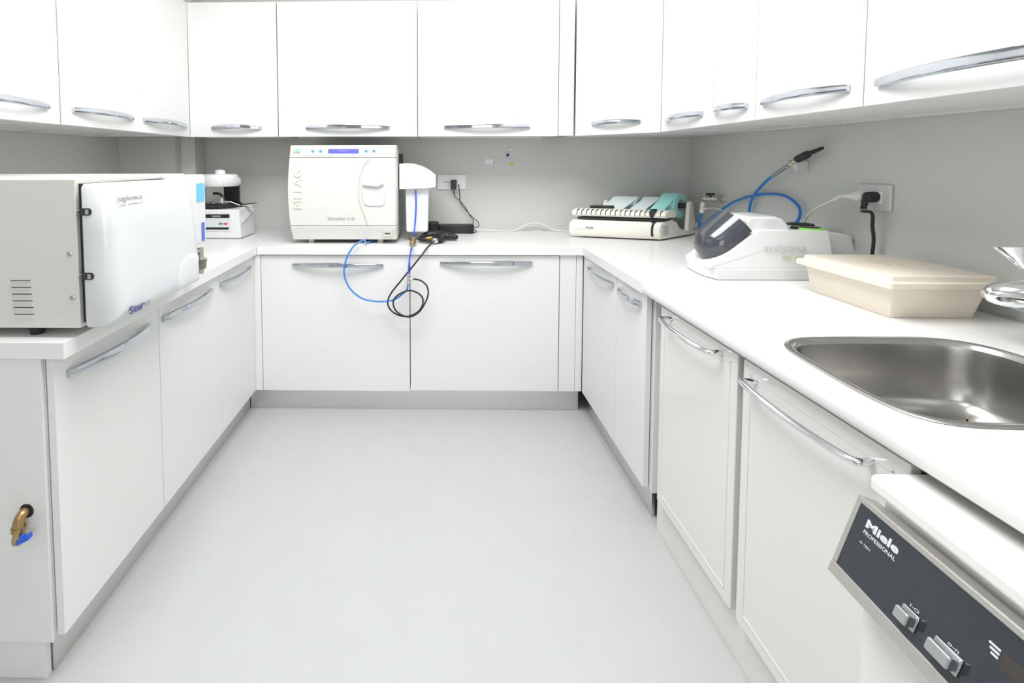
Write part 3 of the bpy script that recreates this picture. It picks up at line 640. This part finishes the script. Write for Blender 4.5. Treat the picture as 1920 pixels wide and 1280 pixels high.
r = thing('water_gun', 'black plastic water gun with a ring trigger lying on the back worktop', 'spray gun', (.04, 2.68, .9))
bm = nb(); P = smooth_path([(-.075+.005, 2.72, .925), (-.082, 2.68, .922), (-.07, 2.645, .918), (-.03, 2.625, .917), (.015, 2.625, .919), (.045, 2.64, .922)], 5); tube(bm, P, .009, n=12, smooth=False, rf=lambda t: .008+.006*t); ob('trigger_guard', bm, BLACK, r, ang=60)
bm = nb(); tube(bm, [(-.07, 2.72, .925), (-.03, 2.745, .932), (.02, 2.74, .933), (.06, 2.72, .929), (.10, 2.72, .925), (.128, 2.70, .922)], .016, n=14, rf=lambda t: .010+.012*math.sin(math.pi*t)**.5); ob('body', bm, BLACK, r, ang=60)
bm = nb(); tube(bm, [(.055, 2.73, .928), (.045, 2.68, .925), (.03, 2.63, .92)], .018, n=14); ob('handle', bm, BLACK, r, ang=60)
bm = nb(); tube(bm, [(-.045, 2.66, .922), (-.015, 2.665, .928)], .006, n=10, smooth=False); ob('trigger', bm, mat('yellow_plastic', (.85, .50, .03), .4, noise=.02), r)
bm = nb(); lathe(bm, g0, Vector((.03, 2.63, .92))-g0, [(-.012, .005), (-.008, .013), (0, .015), (.012, .014), (.016, .008)], 18); ob('hose_nut', bm, CHROME, r)
# power strip and adaptor
r = thing('power_strip', 'black power strip lying against the back wall beside the filter canister', 'power strip', (.13, 3.0, .9))
bm = nb(); prism(bm, rrect(.02, .245, 2.99, 3.055, .02), 'z', .9, .955); ob('housing', bm, BLACK, r, bevel=.006, seg=3)
bm = nb()
for k in range(3): lathe(bm, (.085+.05*k, 3.02, .955), (0, 0, 1), [(0, .02), (.001, .02), (.0015, .017)], 20)
ob('outlet', bm, mat('outlet_dark', (.05, .05, .05), .25, noise=.03), r)
bm = nb(); box(bm, -.035, .028, 2.985, 3.06, .9, .972)
tag(ob('power_adaptor', bm, BLACK, bevel=.010, seg=3), 'chunky black power adaptor behind the filter canister on the back worktop', 'adaptor')
WC = mat('white_cable', (.74, .73, .68), .4, noise=.01)
hose('power_cable', [(.24, 3.03, .918), (.30, 3.06, .915), (.42, 3.07, .905), (.50, 3.085, .906), (.55, 3.095, .925), (.60, 3.1, .948), (.66, 3.1, .952), (.71, 3.095, .935), (.76, 3.085, .910), (.84, 3.05, .906), (.95, 2.98, .906)], .0052, WC, 'white cable arching over the back worktop to the pouch sealer', 'cable')
# wall socket at the back
PLT = mat('socket_plate', (.74, .75, .75), .3, noise=.01); SOC = mat('socket_insert', (.80, .81, .81), .3, noise=.01)
r = thing('wall_socket', 'white wall socket plate with two black plugs on the back wall', 'socket', (.112, YW, 1.212))
ob('plate', B(.020, .204, YW-.010, YW-.0005, 1.164, 1.259), PLT, r, bevel=.003, seg=3)
bm = nb(); box(bm, .054, .168, YW-.013, YW-.009, 1.189, 1.236); ins = ob('insert', bm, SOC, r, bevel=.001)
bm = nb(); prism(bm, [(.082+.024*math.cos(2*math.pi*k/24), 1.212+.019*math.sin(2*math.pi*k/24)) for k in range(24)], 'y', YW-.0145, YW-.012); ob('outlet', bm, PLT, ins)
bm = nb()
for x in (.067, .082, .097): lathe(bm, (x, YW-.0145, 1.212), (0, -1, 0), [(0, .004), (.0006, .004)], 10)
ob('pin_holes', bm, DARKM, ins)
tag(ob('plug', B(.106, .141, YW-.055, YW-.0145, 1.167, 1.228), BLACK, bevel=.004), 'black plug-in adaptor in the back wall socket', 'plug')
tag(ob('plug', B(.148, .163, YW-.032, YW-.0145, 1.198, 1.228), SOC, bevel=.002), 'small white charger plug with black cable in the back wall socket', 'plug')
hose('power_cable', [(.124, YW-.035, 1.165), (0.132, 3.110, 1.122), (0.162, 3.105, 1.095), (0.196, 3.100, 1.055), (0.223, 3.100, 1.007), (0.250, 3.090, 0.967), (0.240, 3.050, 0.949), (.25, 3.03, .935)], .0024, RUBBER, 'thin black cable from the black adaptor down to the power strip', 'cable')
hose('power_cable', [(.156, YW-.03, 1.197), (0.163, 3.120, 1.131), (0.166, 3.115, 1.087), (0.200, 3.110, 1.037), (0.240, 3.100, 0.993), (0.279, 3.080, 0.958), (0.273, 3.050, 0.935), (0.232, 3.030, 0.931), (.262, 3.01, .91), (.20, 2.975, .905)], .0024, RUBBER, 'thin black cable from the white charger plug to the worktop', 'cable')
# little things on the back wall
bm = B(.324, .376, YW-.0012, YW, 1.329, 1.358)
lb = ob('wall_label', bm, mat('wall_label_paper', (.78, .78, .82), .6, noise=.02)); tag(lb, 'small white paper label stuck on the grey back wall', 'label')
for (x, z, c_, lab) in ((.484, 1.420, (.85, .85, .85), 'white pin on the back wall, topmost'), (.470, 1.384, (.02, .03, .25), 'dark blue pin on the back wall between white and yellow'), (.494, 1.329, (.80, .62, .05), 'yellow pin on the back wall'), (.392, 1.327, (.70, .68, .62), 'beige pin beside the small wall label')):
    bm = nb(); lathe(bm, (x, YW, z), (0, -1, 0), [(0, .004), (.003, .004), (.004, .0095), (.008, .009), (.010, .005), (.0105, 0)], 16)
    tag(ob('wall_pin', bm, mat('pin_'+str(int(z*1000)), c_, .35, noise=.02)), lab, 'pin', 'pins on the back wall')

# ------------------------------------------------------------------ wall socket on the right
r = thing('wall_socket', 'grey-white wall socket plate with a black and a white plug on the right wall', 'socket', (XWR, 1.82, 1.21))
bm = nb(); prism(bm, rrect(1.752, 1.886, 1.164, 1.258, .004), 'x', XWR-.012, XWR-.0005); ob('plate', bm, mat('socket_plate_grey', (.62, .63, .63), .35, noise=.01), r, bevel=.004, seg=3)
ob('insert', B(XWR-.016, XWR-.011, 1.783, 1.862, 1.188, 1.235), SOC, r, bevel=.001)
hc = Vector((XWR-.016, 1.843, 1.213))
r = thing('plug', 'round white plug with white cable in the right wall socket', 'plug', tuple(hc))
bm = nb(); lathe(bm, hc, (-1, 0, 0), [(0, .020), (.018, .021), (.030, .023), (.034, .021)], 28); ob('adaptor_ring', bm, SOC, r, ang=40)
bm = nb(); lathe(bm, hc+Vector((-.033, 0, 0)), (-1, .08, 0), [(0, .020), (.012, .0185), (.030, .010), (.040, .0075), (.062, .006)], 24); ob('body', bm, mat('plug_white', (.80, .80, .77), .35, noise=.01), r, ang=50)
hose('power_cable', [(1.515, 1.851, 1.213), (1.500, 1.854, 1.200), (1.500, 1.883, 1.187), (1.510, 1.954, 1.154), (1.520, 2.013, 1.118), (1.525, 2.033, 1.098), (1.515, 2.10, 1.05), (1.51, 2.09, 1.0), (1.50, 2.07, .93)], .0048, WC, 'white cable curving from the round white plug to the cleaning unit', 'cable')
hb = Vector((XWR-.016, 1.805, 1.213))
r = thing('plug', 'angled black plug with black cable in the right wall socket', 'plug', tuple(hb))
bm = nb(); lathe(bm, hb, (-1, 0, 0), [(0, .020), (.02, .020), (.034, .018), (.038, .012)], 20)
ob('body', bm, BLACK, r, ang=40, bevel=.002)
bm = nb(); pz = [(1.585, 1.81, 1.213), (1.575, 1.812, 1.195), (1.572, 1.812, 1.172)]
tube(bm, pz, .010, n=12, smooth=False, rf=lambda t: .013-.004*t)
for k in range(4): lathe(bm, (1.572, 1.812, 1.178-.006*k), (0, 0, -1), [(0, .010), (.003, .0105)], 14)
ob('strain_relief', bm, BLACK, r, ang=40)
hose('power_cable', [(1.572, 1.812, 1.16), (1.573, 1.778, 1.156), (1.575, 1.776, 1.108), (1.580, 1.775, 1.069), (1.585, 1.782, 1.020), (1.59, 1.80, .93), (1.59, 1.83, .907)], .0055, RUBBER, 'black cable hanging from the angled plug behind the cream box', 'cable')

# ------------------------------------------------------------------ air valve, blue hose and nozzle on the right wall
c = Vector((1.620, 2.768, 1.132)); VX = c.x-.035
r = thing('air_valve', 'small chrome wall valve with black lever in the right back corner', 'valve', (XWR, c.y, c.z))
bm = nb(); lathe(bm, (XWR-.0005, c.y, c.z), (-1, 0, 0), [(0, .026), (.004, .026), (.010, .018), (.012, .008), (.03, .008)], 26); ob('rosette', bm, mat('rosette_metal', (.55, .53, .48), .3, .7, noise=.05), r)
e = Vector((1.500, 2.760, 1.135)); e = Vector((1.50, e.y-.0, c.z))
bm = nb(); s_ = Vector((XWR-.03, c.y, c.z)); t_ = Vector((1.545, 2.832, 1.129)); dv = t_-s_; L = dv.length
lathe(bm, s_, dv, [(0, .009), (L*.12, .009), (L*.14, .013), (L*.28, .013), (L*.3, .010), (L*.7, .010), (L*.72, .0125), (L*.9, .0125), (L*.92, .009), (L, .009)], 18); ob('body', bm, mat('valve_metal', (.62, .60, .55), .28, .7, noise=.05), r, ang=40)
bm = nb(); q = s_+dv*.5+Vector((0, 0, .017)); du = dv.normalized(); sd_ = du.cross(Vector((0, 0, 1))).normalized()
hexa(bm, [q-du*.02-sd_*.008, q+du*.022-sd_*.008, q+du*.022+sd_*.008, q-du*.02+sd_*.008], [v+Vector((0, 0, .016)) for v in (q-du*.02-sd_*.008, q+du*.022-sd_*.008, q+du*.022+sd_*.008, q-du*.02+sd_*.008)])
cyl(bm, q-Vector((0, 0, .01)), q, .006, 10); ob('lever', bm, BLACK, r, bevel=.003)
tp = t_+Vector((0, 0, -.02)); tc = t_+Vector((-.004, 0, -.055)); te = t_+Vector((-.004, 0, -.083))
bm = nb(); tube(bm, [t_, t_+du*.008+Vector((0, 0, -.004)), tp], .010, n=12); ob('elbow', bm, BRASS, r, ang=60)
bm = nb(); lathe(bm, tp, tc-tp+Vector((0, 0, -.025)), [(0, .009), (.01, .013), (.02, .013), (.03, .010), (.05, .013), (.062, .013), (.066, .008)], 18)
cyl(bm, tc, tc+Vector((.0, -.05, 0)), .006, 12); ob('tee', bm, SOC, r, ang=40)
hose('air_tube', [tc+Vector((0, -.05, 0)), (1.545, 2.722, 1.084), (1.550, 2.670, 1.080), (1.550, 2.607, 1.071), (1.550, 2.559, 1.058), (1.520, 2.426, 1.028)], .0028, mat('clear_tube', (.62, .64, .60), .3, noise=.02), 'thin clear tube leading from the wall valve behind the smoked dome', 'tube')
hp_ = [te, (1.535, 2.844, 1.004), (1.535, 2.845, 0.976), (1.540, 2.839, 0.958), (1.550, 2.822, 0.978), (1.570, 2.759, 1.036), (1.590, 2.657, 1.109), (1.600, 2.546, 1.154), (1.600, 2.430, 1.179), (1.600, 2.325, 1.189), (1.600, 2.250, 1.184), (1.600, 2.190, 1.160), (1.600, 2.160, 1.130), (1.600, 2.164, 1.093), (1.600, 2.189, 1.063), (1.600, 2.225, 1.021), (1.600, 2.320, 0.966), (1.600, 2.434, 0.961), (1.600, 2.494, 1.011), (1.600, 2.503, 1.078), (1.595, 2.486, 1.135), (1.590, 2.450, 1.179), (1.580, 2.391, 1.220), (1.575, 2.342, 1.251), (1.570, 2.295, 1.275)]
hose('air_hose', hp_, .0065, mat('air_hose_blue', (.01, .19, .62), .35, coat=.2, noise=.02), 'blue air hose looping over the right wall from valve to nozzle', 'hose')
r = thing('air_nozzle', 'black air blow nozzle with steel spring resting in a hook on the right wall', 'air gun', (1.570, 2.139, 1.348))
a, b = Vector((1.570, 2.299, 1.274)), Vector((1.570, 2.195, 1.325)); bm = nb(); tube(bm, [a, b], .006, n=12, smooth=False)
dv = b-a; L = dv.length
for k in range(16): lathe(bm, a+dv*(k/16), dv, [(0, .0072), (L/30, .0084), (L/17, .0072)], 14)
ob('spring', bm, mat('spring_steel', (.35, .37, .42), .3, .8, noise=.05), r, ang=60)
c_ = Vector((1.570, 2.149, 1.350)); bm = nb(); dv = c_-b; L = dv.length; lathe(bm, b, dv, [(0, .006), (L*.1, .010), (L*.35, .010), (L*.4, .007), (L*.6, .012), (L*.95, .012), (L, .008)], 16); ob('fitting', bm, BRASS if 0 else mat('fitting_metal', (.62, .56, .44), .28, .8, noise=.05), r, ang=40)
d_ = Vector((1.570, 2.075, 1.377)); e_ = Vector((1.575, 2.015, 1.397)); bm = nb(); dv = d_-c_; L = dv.length; lathe(bm, c_, dv, [(0, .010), (L*.08, .016), (L*.75, .0165), (L*.9, .014), (L, .008)], 18); ob('grip', bm, BLACK, r, ang=40)
bm = nb(); dv = e_-d_; L = dv.length; lathe(bm, d_-dv*.15, dv, [(0, .010), (L*.95, .0075), (L*1.15, .006), (L*1.16, .002)], 14); ob('tip', bm, RUBBER, r, ang=40)
h_ = Vector((1.600, 2.180, 1.336))
bm = nb(); prism(bm, [(h_.y+.03, h_.z+.012), (h_.y+.02, h_.z-.012), (h_.y-.01, h_.z-.022), (h_.y-.022, h_.z-.038), (h_.y-.03, h_.z-.036), (h_.y-.03, h_.z+.006), (h_.y-.02, h_.z+.010), (h_.y-.01, h_.z-.004), (h_.y+.015, h_.z+.0)], 'x', 1.572, XWR-.0005)
tag(ob('wall_hook', bm, mat('hook_white', (.70, .70, .68), .35, noise=.02), bevel=.002), 'white plastic hook on the right wall holding the air nozzle', 'hook')

# ------------------------------------------------------------------ big steriliser on the left
SHL = mat('painted_steel_shell', (.68, .68, .65), .35, .15, noise=.015, nscale=5)
DWH = mat('steriliser_door_white', (.70, .71, .725), .22, coat=.3, noise=.006)
r = thing('bench_steriliser', 'large grey-sided steriliser with thick white door at the near end of the left worktop', 'steriliser', (-1.25, 1.46, .9))
X0, Y0, Y1, Z0, Z1 = -1.62, 1.20, 1.735, .925, 1.303
bm = nb(); box(bm, X0, -.895, Y0, Y1, Z0, Z1); sh = ob('shell', bm, SHL, r, bevel=.003)
bm = nb(); box(bm, -.896, -.880, Y0+.012, Y1-.03, Z0+.012, Z1-.012); ob('inner_frame', bm, DARKM, r)
bm = nb(); prism(bm, rrect(1.575, 1.742, 1.058, 1.301, .014), 'x', -.892, -.824); bz = ob('bezel', bm, DWH, r, bevel=.005, seg=3)
bm = nb(); prism(bm, rrect(1.675, 1.728, 1.207, 1.270, .005), 'x', -.8245, -.8215); ob('display', bm, mat('display_sky_blue', (.10, .40, .95), .15, emis=.3), bz)
bm = nb(); box(bm, -.8245, -.8225, 1.705, 1.727, 1.065, 1.13); ob('indicator_strip', bm, mat('indicator_blue', (.10, .14, .60), .25, noise=.03), bz)
oy = [(1.196, .934), (1.196, 1.05), (1.196, 1.17), (1.196, 1.284), (1.203, 1.291), (1.30, 1.291), (1.42, 1.290), (1.55, 1.289), (1.578, 1.286), (1.600, 1.273), (1.614, 1.245), (1.628, 1.20), (1.645, 1.12), (1.655, 1.05), (1.660, .995), (1.655, .965), (1.640, .944), (1.61, .932), (1.55, .927), (1.45, .925), (1.35, .925), (1.26, .926), (1.215, .926), (1.2, .928)]
cy_, cz_ = 1.42, 1.105
def dring(x, ins):
    hy_, hz_ = .232, .183
    return [(x, cy_+(y-cy_)*(1-ins/hy_), cz_+(z-cz_)*(1-ins/hz_)) for y, z in oy]
bm = nb(); loft(bm, [dring(-.879, .003), dring(-.875, 0), dring(-.845, 0), dring(-.830, .003), dring(-.816, .010), dring(-.807, .020), dring(-.802, .034), dring(-.800, .05), dring(-.800, .10)])
dr = ob('door', bm, DWH, r, ang=60)
bm = nb()   # sculpted scoop at the lower far corner
rings = []
for k, (g, h) in enumerate(((1, -.003), (.9, .001), (.75, .0028), (.45, .004), (.1, .0045))):
    rings.append([(-.8012+h, min(1.572+.085*g*math.cos(q), 1.572+.066*g), max(.985+.068*g*math.sin(q)-.02*g*math.cos(q)*0, .985-.043*g)) for q in [2*math.pi*i/40 for i in range(40)]])
loft(bm, rings); ob('scoop', bm, DWH, dr, ang=70)
for z_ in (1.2215, 1.0595):
    bm = nb(); pts = rrect(-.884, -.852, z_-.009, z_+.009, .0085); prism(bm, pts, 'y', 1.194, 1.205); ob('hinge', bm, mat('hinge_dark', (.06, .06, .06), .35, .6, noise=.1), r)
    bm = nb()
    for k in range(4): lathe(bm, (-.893+.004*k, 1.203, z_), (1, 0, 0), [(0, .006), (.0015, .0078), (.003, .006)], 12)
    cyl(bm, (-.863, 1.1945, z_-.006), (-.863, 1.1945, z_+.006), .0045, 10); ob('hinge_spring', bm, SCREW, r)
bm = nb()
for k in range(6):
    z_ = .9585+.0172*k; box(bm, -1.069+.0012*(5-k), -1.018+.0012*(5-k), Y0-.0005, Y0+.002, z_+.0015, z_+.0035)
ob('vent_slots', bm, DARKM, r)
bm = nb()
for k in range(6):
    z_ = .9585+.0172*k; xa, xb = -1.069+.0012*(5-k), -1.018+.0012*(5-k)
    hexa(bm, [(xa, Y0+.001, z_-.009), (xb, Y0+.001, z_-.009), (xb, Y0+.001, z_+.0015), (xa, Y0+.001, z_+.0015)], [(xa+.004, Y0-.0006, z_-.006), (xb-.003, Y0-.0006, z_-.006), (xb, Y0-.0035, z_+.0015), (xa, Y0-.0035, z_+.0015)])
ob('louvres', bm, SHL, r)
for x_, z_ in ((-.915, 1.115), (-.912, 1.004)):
    bm = nb(); lathe(bm, (x_, Y0, z_), (0, -1, 0), [(0, .0065), (.001, .0065), (.003, .004), (.0028, .002), (.0018, .0018), (.0018, 0)], 18)
    for v in bm.verts: v.co.x = x_+(v.co.x-x_)*1.15
    ob('screw', bm, SCREW, r)
for x_, y_ in ((-1.035, 1.235), (-1.035, 1.66), (-1.55, 1.24), (-1.55, 1.66)):
    bm = nb(); lathe(bm, (x_, y_, .9), (0, 0, 1), [(0, .015), (.018, .018), (.026, .018)], 20); ob('foot', bm, RUBBER, r)
bm = nb()
for k in range(9): lathe(bm, (-.862+.0005*k, 1.765, .952+.0045*k), (0, 0, 1), [(0, .020), (.0018, .0225), (.0036, .020)], 18)
cyl(bm, (-.86, 1.765, .935), (-.86, 1.765, 1.03), .012, 14); cyl(bm, (-.862, 1.72, 1.02), (-.86, 1.765, 1.02), .007, 10)
ob('ribbed_knob', bm, mat('knob_metal', (.55, .54, .50), .35, .8, noise=.05), r, ang=50)
GP = mat('silver_print', (.45, .45, .50), .4, .3, noise=.02)
a = Vector((-0.800, 1.216, 1.245)); b = Vector((-0.800, 1.321, 1.236))
text('lettering', 'miglionico', (-.7999, a.y, a.z-.004), (0, 1, 0), (0, 0, 1), b.y-a.y, .019, GP, dr, depth=.0006)
text('lettering', 'clave   sterilizing line', (-.7999, a.y+.01, a.z-.012), (0, 1, 0), (0, 0, 1), (b.y-a.y)*.9, .004, GP, dr, depth=.0006)
a = Vector((-0.800, 1.250, 0.954)); b = Vector((-0.800, 1.315, 0.939)); c = Vector((-0.800, 1.346, 0.940))
text('lettering', 'Star', (-.8005, a.y, .944), (0, 1, 0), (0, 0, 1), b.y-a.y, .021, NAVY, dr, depth=.002, bold=.01)
text('lettering', '18B', (-.8005, b.y+.002, .946), (0, 1, 0), (0, 0, 1), c.y-b.y-.002, .012, GP, dr, depth=.002)

# ------------------------------------------------------------------ small mixing machine in the left corner
r = thing('mixing_machine', 'small white dental mixer with hood and black bowl in the left back corner', 'mixer', (-1.25, 2.92, .9))
bm = nb(); hexa(bm, [(-1.42, 2.775, .903), (-1.112, 2.775, .903), (-1.108, 2.985, .903), (-1.42, 2.985, .903)], [(-1.41, 2.782, 1.068), (-1.125, 2.782, 1.068), (-1.118, 2.985, 1.088), (-1.41, 2.985, 1.088)])
ob('base', bm, DEV, r, bevel=.008, seg=3)
bm = nb(); hexa(bm, [(-1.116, 2.80, .99), (-1.108, 2.80, .99), (-1.108, 2.975, 1.045), (-1.116, 2.975, 1.045)], [(-1.124, 2.80, 1.03), (-1.1205, 2.80, 1.03), (-1.1145, 2.975, 1.066), (-1.124, 2.975, 1.066)]); ob('side_relief', bm, DEV, r, bevel=.003)
bm = nb(); box(bm, -1.34, -1.172, 2.7735, 2.78, .945, 1.05); lb = ob('control_label', bm, mat('label_silver', (.72, .74, .76), .35, noise=.01), r)
bm = nb(); box(bm, -1.34, -1.176, 2.7728, 2.774, 1.022, 1.043); box(bm, -1.34, -1.182, 2.7728, 2.774, .955, .968); ob('black_bar', bm, BLACK, lb)
text('lettering', 'TORODEM', (-1.278, 2.7726, 1.0275), (1, 0, 0), (0, 0, 1), .05, .009, SOC, lb)
for x_, m_ in ((-1.228, mat('button_green', (.03, .30, .20), .4, noise=.02)), (-1.199, mat('button_red', (.75, .05, .03), .4, noise=.02))):
    bm = nb(); prism(bm, rrect(x_-.012, x_+.012, .984, .994, .0045), 'y', 2.7722, 2.774); ob('button', bm, m_, lb)
bm = nb(); box(bm, -1.29, -1.196, 2.962, 2.99, 1.07, 1.215); ob('column', bm, BLACK, r, bevel=.006)
cx_, cy2 = -1.275, 2.885
def elathe(prof, sx=1.2, cyy=None, n=36):
    bm = nb(); lathe(bm, (0, 0, 0), (0, 0, 1), prof, n)
    for v in bm.verts: v.co = Vector((cx_+v.co.x*sx, (cyy or cy2)+v.co.y, v.co.z))
    return bm
ob('hood', elathe([(1.205, .075), (1.200, .088), (1.208, .094), (1.232, .098), (1.250, .096), (1.252, .090), (1.268, .084), (1.272, .075), (1.273, 0)]), DEV, r, ang=35)
bm = nb(); lathe(bm, (0, 0, 0), (0, 0, 1), [(1.27, .024), (1.292, .022), (1.298, .014), (1.299, 0)], 24)
for v in bm.verts: v.co = Vector((-1.262+v.co.x*1.3, 2.86+v.co.y, v.co.z))
ob('hood_knob', bm, DEV, r, ang=35)
bm = nb()
for k in range(16):
    q = math.radians(-62+8*k*.85); x_, y_ = cx_+1.2*.0975*math.cos(q), cy2+.0975*math.sin(q)
    box(bm, x_-.0012, x_+.0012, y_-.0012, y_+.0012, 1.212, 1.246)
ob('hood_ribs', bm, mat('rib_grey', (.66, .67, .68), .4, noise=.01), r)
ob('bowl', elathe([(1.069, .055), (1.072, .085), (1.092, .105), (1.098, .104), (1.092, .09), (1.082, .05), (1.081, 0)]), BLACK, r, ang=40)
ob('bowl_ring', elathe([(1.088, .062), (1.100, .066), (1.102, .062), (1.090, .056)]), CHROME, r, ang=40)
bm = nb(); lathe(bm, (-1.262, 2.875, 1.085), (0, 0, 1), [(0, .022), (.03, .014), (.045, .014), (.05, .008), (.06, .008)], 18); ob('clamp', bm, CHROME, r, ang=40)
bm = nb(); tube(bm, [(-1.255, 2.87, 1.142), (-1.275, 2.86, 1.157), (-1.305, 2.855, 1.158)], .008, n=10); ob('clamp_lever', bm, BLACK, r)
bm = nb(); tube(bm, [(-1.30, 2.80, 1.115), (-1.24, 2.80, 1.116), (-1.18, 2.80, 1.114), (-1.135, 2.83, 1.09)], .003, n=8, smooth=False); ob('wire_clip', bm, CHROME, r)
bm = nb(); hexa(bm, [(-1.16, 2.90, 1.085), (-1.15, 2.86, 1.085), (-1.055, 2.875, 1.098), (-1.055, 2.885, 1.098)], [(-1.16, 2.90, 1.092), (-1.15, 2.86, 1.092), (-1.055, 2.875, 1.102), (-1.055, 2.885, 1.102)]); ob('bowl_handle', bm, BLACK, r)

# ------------------------------------------------------------------ brass tap on the end panel
hc = Vector((-1.030, 1.172, 0.466))
r = thing('water_valve', 'brass angle valve with blue lever on the end panel of the left cabinets', 'valve', tuple(hc))
bm = nb(); lathe(bm, hc+Vector((0, .001, 0)), (0, -1, 0), [(0, .018), (.0012, .018), (.0014, 0)], 22); ob('panel_hole', bm, DARKM, r)
bm = nb(); pb_ = [hc+Vector((-.001, 0, 0)), Vector((-1.027, 1.158, 0.470)), Vector((-1.028, 1.150, 0.465)), Vector((-1.031, 1.148, 0.452)), Vector((-1.032, 1.148, 0.439))]
tube(bm, pb_, .012, n=16, rf=lambda t: .0105+.003*t); e = pb_[-1]
lathe(bm, e, (0, 0, -1), [(-.004, .0155), (.006, .0155)], 18)
ob('elbow', bm, BRASS, r, ang=60)
bm = nb(); lathe(bm, e+Vector((0, 0, -.006)), (0, 0, -1), [(0, .012), (.012, .012), (.014, .0145), (.03, .0145), (.034, .009), (.036, .007)], 8); ob('body', bm, mat('brass_pale', (.50, .38, .20), .35, 1, noise=.1, nscale=80), r)
k_ = e+Vector((.016, -.004, -.014)); bm = nb(); cyl(bm, e+Vector((0, 0, -.018)), k_+Vector((.006, -.006, 0)), .006, 10)
hexa(bm, [k_+Vector(v) for v in ((-.012, -.012, -.020), (.020, -.012, -.006), (.020, .004, -.006), (-.012, .004, -.020))], [k_+Vector(v) for v in ((-.012, -.012, -.008), (.020, -.012, .008), (.020, .004, .008), (-.012, .004, -.008))])
ob('lever', bm, mat('lever_blue', (.02, .12, .62), .35, noise=.05), r, bevel=.002)
